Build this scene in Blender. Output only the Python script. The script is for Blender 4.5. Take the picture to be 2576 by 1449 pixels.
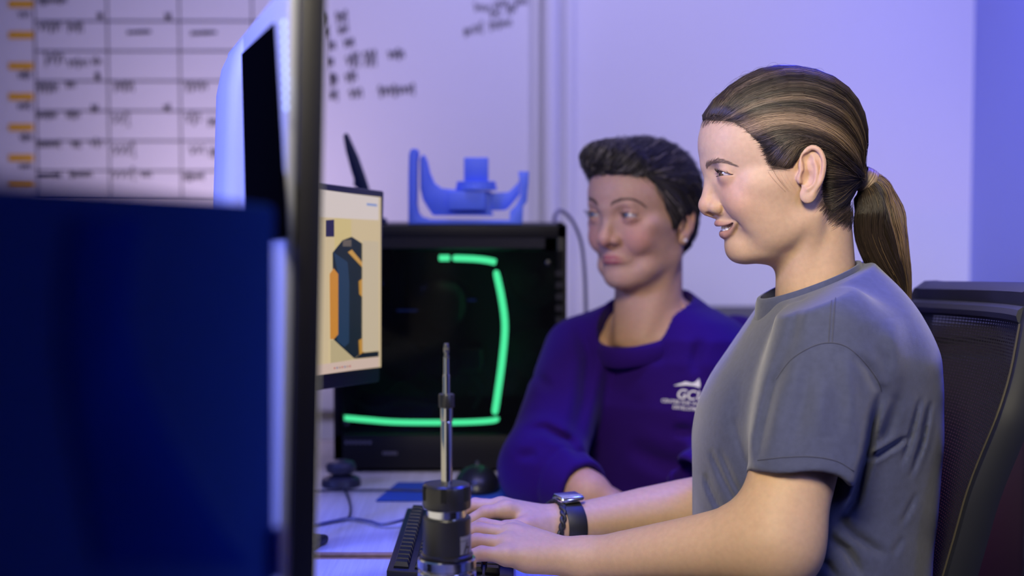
import bpy, bmesh, math, random
import numpy as np
from mathutils import Vector, Matrix

for _o in list(bpy.data.objects):
    bpy.data.objects.remove(_o, do_unlink=True)
random.seed(7)
RNG = np.random.default_rng(11)
scene = bpy.context.scene
COL = scene.collection

# ------------------------------------------------------------------ camera
FPX, CX, CY = 3900.0, 1288.0, 724.5
DESK = 0.73
CAM = np.array([0.0, 0.0, DESK + 0.47])
PITCH = math.radians(3.73)
cam_d = bpy.data.cameras.new('camera')
cam_d.sensor_fit = 'HORIZONTAL'
cam_d.sensor_width = 36.0
cam_d.lens = FPX / 2576.0 * 36.0
cam_d.clip_start = 0.05
cam_d.dof.use_dof = True
cam_d.dof.focus_distance = 1.80
cam_d.dof.aperture_fstop = 2.6
cam = bpy.data.objects.new('camera', cam_d)
cam.location = CAM
cam.rotation_euler = (math.pi / 2 - PITCH, 0, 0)
COL.objects.link(cam)
scene.camera = cam
C_F = np.array([0, math.cos(PITCH), -math.sin(PITCH)])
C_U = np.array([0, math.sin(PITCH), math.cos(PITCH)])
C_R = np.array([1.0, 0, 0])


def at(px, py, Y):
    """world point seen at photo pixel (px, py) lying at depth Y"""
    d = C_F * FPX + C_R * (px - CX) + C_U * (CY - py)
    return CAM + d * (Y / d[1])


def on_z(px, py, z):
    """world point seen at photo pixel lying on the level z"""
    d = C_F * FPX + C_R * (px - CX) + C_U * (CY - py)
    return CAM + d * ((z - CAM[2]) / d[2])


def proj(P):
    """photo pixels of world points (N,3): used to author folds on cloth"""
    q = P - CAM
    w = q @ C_F
    return CX + FPX * (q @ C_R) / w, CY - FPX * (q @ C_U) / w


# ------------------------------------------------------------------ view, world, lights
scene.view_settings.view_transform = 'Standard'
scene.view_settings.look = 'None'
scene.view_settings.gamma = 1.0
scene.view_settings.use_curve_mapping = False
scene.view_settings.exposure = 0.0

scene.cycles.max_bounces = 5
scene.cycles.diffuse_bounces = 3
scene.cycles.glossy_bounces = 2
scene.cycles.transmission_bounces = 2
scene.cycles.transparent_max_bounces = 6
scene.cycles.caustics_reflective = False
scene.cycles.caustics_refractive = False
scene.cycles.adaptive_threshold = 0.06

world = bpy.data.worlds.new('world')
scene.world = world
world.use_nodes = True
world.node_tree.nodes['Background'].inputs[0].default_value = (0.10, 0.09, 0.16, 1)
world.node_tree.nodes['Background'].inputs[1].default_value = 0.10


def area_light(name, loc, aim, size, watts, color, spread=180, sy=None):
    d = bpy.data.lights.new(name, 'AREA')
    d.energy = watts
    d.color = color
    d.shape = 'RECTANGLE'
    d.size = size
    d.size_y = sy or size
    d.spread = math.radians(spread)
    o = bpy.data.objects.new(name, d)
    o.location = loc
    o.rotation_euler = (Vector(aim) - Vector(loc)).to_track_quat('-Z', 'Y').to_euler()
    COL.objects.link(o)
    return o


# warm softbox high beside the viewer, facing the young woman
area_light('softbox_lamp', (-0.10, 0.45, 2.00), (0.42, 1.86, 1.02), 0.45, 4.1, (1.0, 0.90, 0.68), 52)
# violet wash for the back wall, and an added pink fill hidden behind the screens
area_light('violet_wall_lamp', (0.22, 2.25, 2.62), (0.40, 3.5, 1.2), 1.4, 14.5, (0.53, 0.48, 1.0), 115, 0.3)
area_light('added_pink_fill', (-0.62, 2.85, 0.88), (-0.62, 3.45, 1.25), 0.3, 0.95, (1.0, 0.74, 0.95), 95)
# blue lamps: behind-above right (shoulders, chair), overhead (desk), left (monitor back)
area_light('blue_back_lamp', (0.88, 2.42, 2.55), (0.46, 1.85, 1.0), 0.35, 5.0, (0.03, 0.05, 1.0), 50)
area_light('blue_desk_lamp', (-0.35, 1.75, 2.55), (-0.17, 1.9, 0.73), 0.25, 2.0, (0.07, 0.11, 1.0), 32)
area_light('blue_side_lamp', (-1.7, 1.0, 1.9), (-0.25, 1.5, 1.15), 0.4, 9.0, (0.20, 0.25, 1.0), 60)
area_light('blue_corner_lamp', (0.75, 2.6, 2.55), (1.02, 3.1, 1.3), 0.25, 1.5, (0.06, 0.10, 1.0), 60)
area_light('red_lamp', (0.93, 2.2, 0.55), (0.85, 3.0, 0.62), 0.08, 0.16, (1.0, 0.02, 0.12), 90)
area_light('added_blue_fill', (1.6, 0.1, 1.9), (0.4, 1.9, 1.0), 0.6, 2.6, (0.30, 0.36, 1.0), 60)  # added unseen fill from the right, lifts shirt back, chair mesh and navy monitor

# ------------------------------------------------------------------ materials
def srgb(r, g, b):
    c = np.array([r, g, b]) / 255.0
    return tuple(np.where(c <= 0.04045, c / 12.92, ((c + 0.055) / 1.055) ** 2.4))


MATS = {}


def mat(name, color=(0.5, 0.5, 0.5), rough=0.5, metal=0.0, spec=0.5, emit=None, estr=0.0, sss=0.0, attr=None,
        bump=0.0, bscale=200.0, noise=0.0, nscale=30.0, coat=0.0, trans=0.0, sheen=0.0, alpha=1.0, weave=None, aniso=0.0):
    if name in MATS:
        return MATS[name]
    m = bpy.data.materials.new(name)
    m.use_nodes = True
    nt = m.node_tree
    b = nt.nodes['Principled BSDF']
    b.inputs['Base Color'].default_value = (*color, 1)
    b.inputs['Roughness'].default_value = rough
    b.inputs['Metallic'].default_value = metal
    b.inputs['Specular IOR Level'].default_value = spec
    b.inputs['Coat Weight'].default_value = coat
    b.inputs['Coat Roughness'].default_value = 0.08
    b.inputs['Transmission Weight'].default_value = trans
    b.inputs['Sheen Weight'].default_value = sheen
    b.inputs['Anisotropic'].default_value = aniso
    b.inputs['Alpha'].default_value = alpha
    if sss:
        b.inputs['Subsurface Weight'].default_value = sss
        b.inputs['Subsurface Radius'].default_value = (1.0, 0.35, 0.18)
        b.inputs['Subsurface Scale'].default_value = 0.006
    if emit is not None:
        b.inputs['Emission Color'].default_value = (*emit, 1)
        b.inputs['Emission Strength'].default_value = estr
    src = None
    if attr:
        a = nt.nodes.new('ShaderNodeAttribute')
        a.attribute_name = attr
        src = a.outputs['Color']
    tc = nt.nodes.new('ShaderNodeTexCoord')
    if noise:
        n = nt.nodes.new('ShaderNodeTexNoise')
        n.inputs['Scale'].default_value = nscale
        n.inputs['Detail'].default_value = 6
        nt.links.new(tc.outputs['Object'], n.inputs['Vector'])
        mr = nt.nodes.new('ShaderNodeMapRange')
        mr.inputs['From Min'].default_value = 0.3
        mr.inputs['From Max'].default_value = 0.7
        mr.inputs['To Min'].default_value = 1 - noise
        mr.inputs['To Max'].default_value = 1 + noise
        nt.links.new(n.outputs['Fac'], mr.inputs['Value'])
        mx = nt.nodes.new('ShaderNodeMix')
        mx.data_type = 'RGBA'
        mx.blend_type = 'MULTIPLY'
        mx.inputs[0].default_value = 1.0
        if src is None:
            mx.inputs[6].default_value = (*color, 1)
        else:
            nt.links.new(src, mx.inputs[6])
        nt.links.new(mr.outputs['Result'], mx.inputs[7])
        src = mx.outputs[2]
    if src is not None:
        nt.links.new(src, b.inputs['Base Color'])
    if bump:
        bn = nt.nodes.new('ShaderNodeTexNoise')
        bn.inputs['Scale'].default_value = bscale
        bn.inputs['Detail'].default_value = 4
        nt.links.new(tc.outputs['Object'], bn.inputs['Vector'])
        bp = nt.nodes.new('ShaderNodeBump')
        bp.inputs['Strength'].default_value = bump
        bp.inputs['Distance'].default_value = 0.001
        nt.links.new(bn.outputs['Fac'], bp.inputs['Height'])
        nt.links.new(bp.outputs['Normal'], b.inputs['Normal'])
    MATS[name] = m
    return m


# ------------------------------------------------------------------ objects
def link(o, parent=None):
    COL.objects.link(o)
    if parent is not None:
        o.parent = parent
        o.matrix_parent_inverse = parent.matrix_world.inverted()
    return o


def empty(name, loc, label, cat, group=None):
    o = bpy.data.objects.new(name, None)
    o.empty_display_size = 0.05
    o.location = loc
    COL.objects.link(o)
    o.matrix_world = Matrix.Translation(Vector(loc))
    return tag(o, label, cat, group)


def tag(o, label, cat=None, group=None):
    o['label'] = label
    if cat:
        o['category'] = cat
    if group:
        o['group'] = group
    return o


def struct(o):
    o['kind'] = 'structure'
    return o


def mesh_obj(name, V, F, material, parent=None, smooth=True, col=None):
    """V (N,3) array, F (M,3|4) array or list of index lists; world coordinates"""
    me = bpy.data.meshes.new(name)
    V = np.asarray(V, dtype=np.float32)
    if isinstance(F, np.ndarray):
        k = F.shape[1]
        me.vertices.add(len(V))
        me.vertices.foreach_set('co', V.ravel())
        me.loops.add(F.size)
        me.loops.foreach_set('vertex_index', F.astype(np.int32).ravel())
        me.polygons.add(len(F))
        me.polygons.foreach_set('loop_start', np.arange(0, F.size, k, dtype=np.int32))
        me.update(calc_edges=True)
        me.validate()
    else:
        me.from_pydata([tuple(map(float, v)) for v in V], [], F)
        me.update()
    me.polygons.foreach_set('use_smooth', np.full(len(me.polygons), smooth))
    if col is not None:
        a = me.color_attributes.new('Col', 'FLOAT_COLOR', 'POINT')
        c = np.ones((len(V), 4), dtype=np.float32)
        c[:, :3] = col
        a.data.foreach_set('color', c.ravel())
    me.materials.append(material)
    o = bpy.data.objects.new(name, me)
    link(o, parent)
    return o


class MB:
    """collects boxes, prisms, lathes and tubes into one mesh"""

    def __init__(s):
        s.v, s.f = [], []

    def add(s, V, F):
        n = len(s.v)
        s.v += [tuple(map(float, v)) for v in V]
        s.f += [[i + n for i in f] for f in F]
        return s

    def box(s, c, size, ax=None, bev=0.0):
        """box centred at c; ax: 3 axis vectors; bev: chamfer"""
        h = np.array(size) / 2.0
        ax = np.eye(3) if ax is None else np.array(ax)
        if bev <= 0:
            V = [np.array(c) + (sx * h[0]) * ax[0] + (sy * h[1]) * ax[1] + (sz * h[2]) * ax[2]
                 for sx in (-1, 1) for sy in (-1, 1) for sz in (-1, 1)]
            F = [(0, 1, 3, 2), (4, 6, 7, 5), (0, 4, 5, 1), (2, 3, 7, 6), (0, 2, 6, 4), (1, 5, 7, 3)]
            return s.add(V, F)
        bm = bmesh.new()
        bmesh.ops.create_cube(bm, size=1.0)
        for v in bm.verts:
            v.co = Vector((v.co.x * size[0], v.co.y * size[1], v.co.z * size[2]))
        bmesh.ops.bevel(bm, geom=list(bm.edges), offset=bev, segments=2, profile=0.5, affect='EDGES')
        bm.verts.index_update()
        V = [np.array(c) + v.co.x * ax[0] + v.co.y * ax[1] + v.co.z * ax[2] for v in bm.verts]
        F = [[v.index for v in f.verts] for f in bm.faces]
        bm.free()
        return s.add(V, F)

    def prism(s, pts, o, ux, uy, uz, t0, t1, bev=0.0):
        """polygon pts (2D, ccw) in plane (ux, uy) at origin o, extruded along uz from t0 to t1"""
        o, ux, uy, uz = map(np.array, (o, ux, uy, uz))
        n = len(pts)
        V = [o + p[0] * ux + p[1] * uy + t0 * uz for p in pts] + [o + p[0] * ux + p[1] * uy + t1 * uz for p in pts]
        F = [list(range(n))[::-1], list(range(n, 2 * n))] + [[i, (i + 1) % n, n + (i + 1) % n, n + i] for i in range(n)]
        if bev > 0:
            bm = bmesh.new()
            vs = [bm.verts.new(v) for v in V]
            for f in F:
                bm.faces.new([vs[i] for i in f])
            bmesh.ops.recalc_face_normals(bm, faces=bm.faces)
            bmesh.ops.bevel(bm, geom=list(bm.edges), offset=bev, segments=2, profile=0.5, affect='EDGES', clamp_overlap=True)
            bm.verts.index_update()
            V = [np.array(v.co) for v in bm.verts]
            F = [[v.index for v in f.verts] for f in bm.faces]
            bm.free()
        return s.add(V, F)

    def lathe(s, prof, o, axis=(0, 0, 1), n=48):
        """profile [(radius, height)] about axis from o"""
        ax = np.array(axis, float)
        ax /= np.linalg.norm(ax)
        t = np.array([1.0, 0, 0]) if abs(ax[0]) < 0.9 else np.array([0, 1.0, 0])
        u = np.cross(ax, t)
        u /= np.linalg.norm(u)
        w = np.cross(ax, u)
        V, F = [], []
        for r, h in prof:
            for k in range(n):
                a = 2 * math.pi * k / n
                V.append(np.array(o) + ax * h + (u * math.cos(a) + w * math.sin(a)) * max(r, 1e-5))
        for j in range(len(prof) - 1):
            for k in range(n):
                k2 = (k + 1) % n
                F.append((j * n + k, j * n + k2, (j + 1) * n + k2, (j + 1) * n + k))
        F.append(list(range(n))[::-1])
        F.append([(len(prof) - 1) * n + k for k in range(n)])
        return s.add(V, F)

    def tube(s, pts, rad, n=10):
        pts = np.asarray(pts, float)
        rad = np.broadcast_to(np.asarray(rad, float), (len(pts),))
        V, F = tube_arrays(pts[None], rad[None], n)
        return s.add(V, F.tolist() + [list(range(n))[::-1], [(len(pts) - 1) * n + k for k in range(n)]])

    def build(s, name, material, parent=None, smooth=False, sharp=35):
        o = mesh_obj(name, np.array(s.v), s.f, material, parent, smooth)
        if smooth:
            sm(o, sharp)
        return o


def sm(o, ang=35):
    me = o.data
    bm = bmesh.new()
    bm.from_mesh(me)
    bmesh.ops.recalc_face_normals(bm, faces=bm.faces)
    for e in bm.edges:
        if len(e.link_faces) == 2 and e.calc_face_angle(0) > math.radians(ang):
            e.smooth = False
    for f in bm.faces:
        f.smooth = True
    bm.to_mesh(me)
    bm.free()
    return o


def smooth_path(pts, n=40, closed=False):
    """Catmull-Rom through pts"""
    P = np.asarray(pts, float)
    m = len(P)
    t = np.linspace(0, m if closed else m - 1, n, endpoint=not closed)
    i = np.minimum(np.floor(t).astype(int), (m - 1) if closed else m - 2)
    u = (t - i)[:, None]
    g = (lambda k: P[k % m]) if closed else (lambda k: P[np.clip(k, 0, m - 1)])
    p0, p1, p2, p3 = g(i - 1), g(i), g(i + 1), g(i + 2)
    return 0.5 * (2 * p1 + (p2 - p0) * u + (2 * p0 - 5 * p1 + 4 * p2 - p3) * u ** 2 + (3 * p1 - p0 - 3 * p2 + p3) * u ** 3)


def tube_arrays(P, R, n=3, flat=None):
    """P (S,K,3) paths, R (S,K) radii -> vertices and quads of open n-sided tubes"""
    S, K, _ = P.shape
    T = np.gradient(P, axis=1)
    T /= np.linalg.norm(T, axis=2, keepdims=True) + 1e-12
    ref = np.where(np.abs(T[:, :1, 2:3]) < 0.9, np.array([0, 0, 1.0]), np.array([1.0, 0, 0]))
    U = np.cross(T, np.broadcast_to(ref, T.shape))
    U /= np.linalg.norm(U, axis=2, keepdims=True) + 1e-12
    # keep frames from flipping
    for k in range(1, K):
        v = U[:, k - 1] - T[:, k] * np.sum(U[:, k - 1] * T[:, k], axis=1, keepdims=True)
        U[:, k] = v / (np.linalg.norm(v, axis=1, keepdims=True) + 1e-12)
    W = np.cross(T, U)
    a = 2 * np.pi * np.arange(n) / n
    V = P[:, :, None, :] + R[:, :, None, None] * (U[:, :, None, :] * np.cos(a)[None, None, :, None]
                                                  + W[:, :, None, :] * np.sin(a)[None, None, :, None])
    idx = np.arange(S * K * n).reshape(S, K, n)
    a0, a1 = idx[:, :-1], idx[:, 1:]
    q = np.stack([a0, np.roll(a0, -1, 2), np.roll(a1, -1, 2), a1], axis=-1)
    return V.reshape(-1, 3), q.reshape(-1, 4)


def strands_obj(name, P, R, colors, material, parent=None, n=3):
    V, F = tube_arrays(P, R, n)
    c = np.repeat(colors, P.shape[1] * n, axis=0) if colors.ndim == 2 else np.repeat(colors.reshape(-1, 3), n, axis=0)
    return mesh_obj(name, V, F, material, parent, True, c)


# ------------------------------------------------------------------ signed distance sculpting
f32 = np.float32


def A(*v):
    return np.array(v, dtype=f32)


def ell(p, c, r):
    q = p - A(*c)
    r = A(*r)
    k0 = np.sqrt(np.sum((q / r) ** 2, axis=1))
    k1 = np.sqrt(np.sum((q / (r * r)) ** 2, axis=1)) + 1e-9
    return k0 * (k0 - 1) / k1


def sph(p, c, r):
    return np.sqrt(np.sum((p - A(*c)) ** 2, axis=1)) - r


def cap(p, a, b, ra, rb=None):
    rb = ra if rb is None else rb
    a, b = A(*a), A(*b)
    ab = b - a
    t = np.clip((p - a) @ ab / (ab @ ab), 0, 1)
    return np.sqrt(np.sum((p - a - t[:, None] * ab) ** 2, axis=1)) - (ra + (rb - ra) * t)


def chain(p, pts, rad):
    d = None
    for i in range(len(pts) - 1):
        e = cap(p, pts[i], pts[i + 1], rad[i], rad[i + 1])
        d = e if d is None else np.minimum(d, e)
    return d


def smin(a, b, k):
    h = np.clip(0.5 + 0.5 * (b - a) / k, 0, 1)
    return b + (a - b) * h - k * h * (1 - h)


def smax(a, b, k):
    return -smin(-a, -b, k)


def seg2(x, y, pts):
    """2-D distance to a polyline"""
    d = None
    for (ax, ay), (bx, by) in zip(pts[:-1], pts[1:]):
        vx, vy = bx - ax, by - ay
        t = np.clip(((x - ax) * vx + (y - ay) * vy) / (vx * vx + vy * vy), 0, 1)
        e = np.hypot(x - ax - t * vx, y - ay - t * vy)
        d = e if d is None else np.minimum(d, e)
    return d


def stroke2(x, y, pts, w):
    """soft groove profile along a polyline, fading at both ends"""
    P = np.array(pts, float)
    L = np.concatenate([[0], np.cumsum(np.hypot(*(P[1:] - P[:-1]).T))])
    d = np.full(x.shape, 1e9)
    s = np.zeros(x.shape)
    for i in range(len(P) - 1):
        vx, vy = P[i + 1] - P[i]
        t = np.clip(((x - P[i, 0]) * vx + (y - P[i, 1]) * vy) / (vx * vx + vy * vy), 0, 1)
        e = np.hypot(x - P[i, 0] - t * vx, y - P[i, 1] - t * vy)
        m = e < d
        d = np.where(m, e, d)
        s = np.where(m, (L[i] + t * (L[i + 1] - L[i])) / L[-1], s)
    tp = np.clip(4 * s * (1 - s), 0, 1) ** 0.8
    return tp * (np.exp(-(d / w) ** 2) - 0.35 * np.exp(-((d - 2.0 * w) / (1.2 * w)) ** 2))


def polygonize(f, lo, hi, h, blk=4):
    """surface nets of f(points)->distance inside the box lo..hi with cell h (sparse)"""
    lo, hi = np.array(lo, float), np.array(hi, float)
    nb = np.ceil((hi - lo) / (h * blk)).astype(int) + 1
    H = h * blk
    g = np.stack(np.meshgrid(*[np.arange(k) for k in nb], indexing='ij'), -1).reshape(-1, 3)
    cen = (lo + (g + 0.5) * H).astype(f32)
    fc = f(cen).reshape(nb)
    act = np.abs(fc) < H * 1.25
    a2 = act.copy()
    for ax in range(3):
        a2 |= np.roll(act, 1, ax) | np.roll(act, -1, ax)
    n = nb * blk
    val = np.repeat(np.repeat(np.repeat(np.where(fc < 0, -1.0, 1.0).astype(f32), blk, 0), blk, 1), blk, 2)
    bi = np.argwhere(a2)
    off = np.stack(np.meshgrid(*[np.arange(blk)] * 3, indexing='ij'), -1).reshape(-1, 3)
    CH = 20000
    for s in range(0, len(bi), CH):
        ii = (bi[s:s + CH, None, :] * blk + off[None]).reshape(-1, 3)
        val[ii[:, 0], ii[:, 1], ii[:, 2]] = f((lo + ii * h).astype(f32))
    neg = val < 0
    c = [neg[dx:n[0] - 1 + dx, dy:n[1] - 1 + dy, dz:n[2] - 1 + dz] for dx in (0, 1) for dy in (0, 1) for dz in (0, 1)]
    allin = np.logical_and.reduce(c)
    anyin = np.logical_or.reduce(c)
    cell = anyin & ~allin
    ci = np.argwhere(cell)
    vid = np.full(cell.shape, -1, np.int64)
    vid[ci[:, 0], ci[:, 1], ci[:, 2]] = np.arange(len(ci))
    acc = np.zeros((len(ci), 3))
    cnt = np.zeros(len(ci))
    corners = np.array([(dx, dy, dz) for dx in (0, 1) for dy in (0, 1) for dz in (0, 1)])
    cv = [val[ci[:, 0] + d[0], ci[:, 1] + d[1], ci[:, 2] + d[2]] for d in corners]
    for i in range(8):
        for j in range(i + 1, 8):
            if np.sum(np.abs(corners[i] - corners[j])) != 1:
                continue
            m = (cv[i] < 0) != (cv[j] < 0)
            t = cv[i] / (cv[i] - cv[j] + 1e-12)
            pnt = corners[i] + t[:, None] * (corners[j] - corners[i])
            acc[m] += pnt[m]
            cnt[m] += 1
    V = lo + (ci + acc / cnt[:, None]) * h
    F = []
    for ax in range(3):
        b, cc = [(1, 2), (2, 0), (0, 1)][ax]
        sl0 = [slice(1, None)] * 3
        sl1 = [slice(1, None)] * 3
        sl0[ax] = slice(0, -1)
        sl1[ax] = slice(1, None)
        d0, d1 = neg[tuple(sl0)], neg[tuple(sl1)]
        e = np.argwhere(d0 != d1)
        base = e + 1
        base[:, ax] -= 1
        s = d0[e[:, 0], e[:, 1], e[:, 2]]
        eb, ec = np.eye(3, dtype=int)[b], np.eye(3, dtype=int)[cc]
        ok = np.all(base < np.array(cell.shape), axis=1)
        base, s = base[ok], s[ok]
        q = [base - eb - ec, base - ec, base, base - eb]
        q = np.stack([vid[k[:, 0], k[:, 1], k[:, 2]] for k in q], 1)
        q = np.where(s[:, None], q, q[:, ::-1])
        F.append(q[np.all(q >= 0, axis=1)])
    return V, np.concatenate(F)


def sdf_normal(f, P, e):
    P = P.astype(f32)
    g = np.stack([f(P + d) - f(P - d) for d in np.eye(3, dtype=f32) * f32(e)], 1)
    return g / (np.linalg.norm(g, axis=1, keepdims=True) + 1e-9)


def project(f, P, level, e, it=6):
    """push points to the iso surface f == level"""
    P = P.astype(f32)
    for _ in range(it):
        nn = sdf_normal(f, P, e)
        P = P - nn * (f(P) - level)[:, None] * 0.9
    return P

# ------------------------------------------------------------------ heads (local millimetres: x = left, y = forward, z = up)
def poly_sd(x, y, P):
    """signed distance to a 2-D polygon (negative inside)"""
    d = np.full(x.shape, 1e9, f32)
    ins = np.zeros(x.shape, bool)
    n = len(P)
    for i in range(n):
        ax, ay = P[i]
        bx, by = P[(i + 1) % n]
        vx, vy = bx - ax, by - ay
        t = np.clip(((x - ax) * vx + (y - ay) * vy) / (vx * vx + vy * vy), 0, 1)
        d = np.minimum(d, (x - ax - t * vx) ** 2 + (y - ay - t * vy) ** 2)
        c = ((ay > y) != (by > y)) & (x < (bx - ax) * (y - ay) / (by - ay + 1e-9) + ax)
        ins ^= c
    d = np.sqrt(d)
    return np.where(ins, -d, d)


def eye_open(q, e):
    """almond eye opening seen from the front; e = (cx, cz, half width, up, down, tilt)"""
    cx, cz, w, up, dn, tl = e
    x, z = q[:, 0] - cx, q[:, 2] - cz
    x, z = x + z * tl, z - x * tl
    ru = (w * w + up * up) / (2 * up)
    rd = (w * w + dn * dn) / (2 * dn)
    return np.maximum(np.hypot(x, z - (up - ru)) - ru, np.hypot(x, z - (rd - dn)) - rd)


def ear_sd(q, o, flare=0.42, s=1.0):
    n = math.hypot(1, flare)
    t = np.array([flare / n, -1 / n], f32)
    nn = np.array([1 / n, flare / n], f32)
    a, b = q[:, 0] - o[0], q[:, 1] - o[1]
    e = np.stack([a * t[0] + b * t[1], a * nn[0] + b * nn[1], q[:, 2] - o[2]], 1) / f32(s)  # (u back, w out, z)
    d = ell(e, (14, -1.5, 5), (13.5, 3.0, 27))
    d = smin(d, ell(e, (10, -0.5, -19), (9, 3.8, 9)), 4)
    hx = smooth_path([(4, 3, 3), (2.5, 3, 15), (6, 2.5, 26), (14, 2.5, 32), (22.5, 2.5, 29), (27.5, 2.5, 19), (27.5, 2, 7),
                      (24.5, 1.5, -4), (18.5, 1, -13), (15, 0.5, -19)], 22)
    d = smin(d, chain(e, hx, np.linspace(3.1, 2.6, len(hx))), 2.2)
    d = smin(d, chain(e, smooth_path([(13, 1.0, 22), (18.5, 1.6, 14), (20, 2, 5), (17.5, 2, -6), (10, 2, -12)], 10),
                      np.linspace(1.6, 2.6, 10)), 3.5)
    d = smin(d, ell(e, (1.5, 2.0, -1), (4.2, 3.6, 6.0)), 3)
    d = smax(d, -ell(e, (10, 5.0, -0.5), (7.2, 6.2, 9.5)), 2)
    d = smax(d, -ell(e, (10, 4.5, 20), (6.5, 5.0, 6.0)), 2)
    return d * s


def local(d, q, lo, hi, fn):
    """apply fn(d, q) only to the points inside the box lo..hi"""
    m = np.where((q[:, 0] > lo[0]) & (q[:, 0] < hi[0]) & (q[:, 1] > lo[1]) & (q[:, 1] < hi[1]) & (q[:, 2] > lo[2]) & (q[:, 2] < hi[2]))[0]
    if len(m):
        d[m] = fn(d[m], q[m])
    return d


def rads(rad, n):
    return np.interp(np.linspace(0, 1, n), np.linspace(0, 1, len(rad)), rad)


def head_sd(p, H):
    x = p[:, 0]
    q = np.stack([np.sqrt(x * x + f32(4.0)) - f32(0.6), p[:, 1], p[:, 2]], 1)
    d = ell(p, *H['skull'])
    for c, r, k in H['mid']:
        d = smin(d, ell(p, c, r), k)
    for c, r, k in H['pair']:
        d = smin(d, ell(q, c, r), k)
    for a, b, ra, rb, k in H['caps']:
        d = smin(d, cap(q, a, b, ra, rb), k)
    for a, b, ra, rb, k in H['neck']:
        d = smin(d, cap(q, a, b, ra, rb), k)
    (ec, er) = H['eye']

    def face(d, q):
        c, r, k = H['socket']
        d = smax(d, -ell(q, c, r), k)
        for kind, *v in H['nose']:
            e = cap(q, *v[:-1]) if kind == 'c' else ell(q, *v[:-1])
            d = smin(d, e, v[-1])
        c, r, k = H['nostril']
        d = smax(d, -ell(q, c, r), k)
        d = smin(d, sph(q, ec, er + 1.5), 6)
        for pts, amp, w in H['strokes']:
            dd = chain(q, pts, [0.0] * len(pts))
            d = d + amp * np.exp(-(dd / w) ** 2)
        op = eye_open(q, H['open'])
        return smax(d, -np.maximum(op, (ec[1] - 3) - q[:, 1]), 0.9)

    def mouth(d, q):
        for pts, rad, k in H['lips']:
            d = smin(d, chain(q, smooth_path(pts, 9), rads(rad, 9)), k)
        for pts, rad, k in H['mouth']:
            d = smax(d, -chain(q, smooth_path(pts, 8), rads(rad, 8)), k)
        return d

    d = local(d, q, (-9, 35, -75), (65, 140, 45), face)
    d = local(d, q, (-9, 45, -90), (45, 120, -30), mouth)
    o = H['ear'][0]
    d = local(d, q, (o[0] - 22, o[1] - 60, o[2] - 50), (o[0] + 60, o[1] + 25, o[2] + 55), lambda d, q: smin(d, ear_sd(q, *H['ear']), 4))
    return d


def skin_color(P, H, base, lip, warm):
    """vertex colours of a face: cheeks, nose and ears redder, lips"""
    q = np.stack([np.abs(P[:, 0]), P[:, 1], P[:, 2]], 1).astype(f32)
    c = np.tile(np.array(base), (len(P), 1))

    def blend(w, col):
        nonlocal c
        c = c * (1 - w[:, None]) + np.array(col) * w[:, None]
    for pc, r, a in H['blush']:
        blend(a * np.exp(-np.sum(((q - A(*pc)) / r) ** 2, axis=1)), warm)
    for pts, rad, k in H['lips']:
        dd = chain(q, smooth_path(pts, 9), np.interp(np.linspace(0, 1, 9), np.linspace(0, 1, len(rad)), rad))
        blend(np.clip(1 - (dd - 0.1) / 0.9, 0, 1) * 0.9, lip)
    ins = chain(q, smooth_path(H['mouth'][0][0], 8), np.interp(np.linspace(0, 1, 8), np.linspace(0, 1, len(H['mouth'][0][1])), H['mouth'][0][1])) if H['mouth'] else np.ones(len(q))
    blend(np.clip((0.4 - ins) / 1.2, 0, 1) * (q[:, 1] < H.get('mouthdark', -99)), (0.05, 0.015, 0.012))
    op = eye_open(q, H['open'])
    ec = H['eye'][0]
    blend(np.clip(1 - np.abs(op) / 1.6, 0, 1) * (q[:, 1] > ec[1]) * (np.abs(q[:, 2] - ec[2]) < 14) * 0.55, (0.20, 0.09, 0.07))
    return c


class Frame:
    """local millimetres -> world metres"""

    def __init__(s, origin, yaw, pitch=0.0, roll=0.0, scale=1.0):
        # forward at yaw 0 points to -X; positive yaw turns towards the camera
        cy, sy = math.cos(yaw), math.sin(yaw)
        f = np.array([-cy, -sy, 0.0])
        l = np.array([sy, -cy, 0.0])
        u = np.array([0, 0, 1.0])
        f, u = f * math.cos(pitch) - u * math.sin(pitch), u * math.cos(pitch) + f * math.sin(pitch)
        l, u = l * math.cos(roll) + u * math.sin(roll), u * math.cos(roll) - l * math.sin(roll)
        s.B = np.stack([l, f, u]) * 0.001 * scale
        s.o = np.array(origin)

    def w(s, P):
        return s.o + np.asarray(P, float) @ s.B


def eyeball(H, side, iris):
    """eyeball mesh with a coloured iris, local mm"""
    (cx, cy, cz), r = H['eye']
    gaze = np.array(H['gaze'][side], float)
    gaze /= np.linalg.norm(gaze)
    n, m = 40, 28
    t = np.linspace(0, math.pi, m)
    a = np.linspace(0, 2 * math.pi, n, endpoint=False)
    u = np.cross(gaze, [0, 0, 1.0])
    u /= np.linalg.norm(u)
    v = np.cross(u, gaze)
    V = []
    C = []
    for tt in t:
        for aa in a:
            rr = r
            ang = math.degrees(tt)
            if ang < 32:
                rr = r + 0.9 * math.cos(math.radians(ang / 32 * 90))
            V.append(gaze * math.cos(tt) * rr + (u * math.cos(aa) + v * math.sin(aa)) * math.sin(tt) * rr)
            C.append((0.01, 0.008, 0.008) if ang < 11 else iris if ang < 27 else (0.12, 0.09, 0.08) if ang < 30 else (0.50, 0.43, 0.41))
    V = np.array(V) + np.array([cx * side, cy, cz])
    F = []
    for j in range(m - 1):
        for k in range(n):
            F.append((j * n + k, j * n + (k + 1) % n, (j + 1) * n + (k + 1) % n, (j + 1) * n + k))
    return V, np.array(F), np.array(C)


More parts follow.
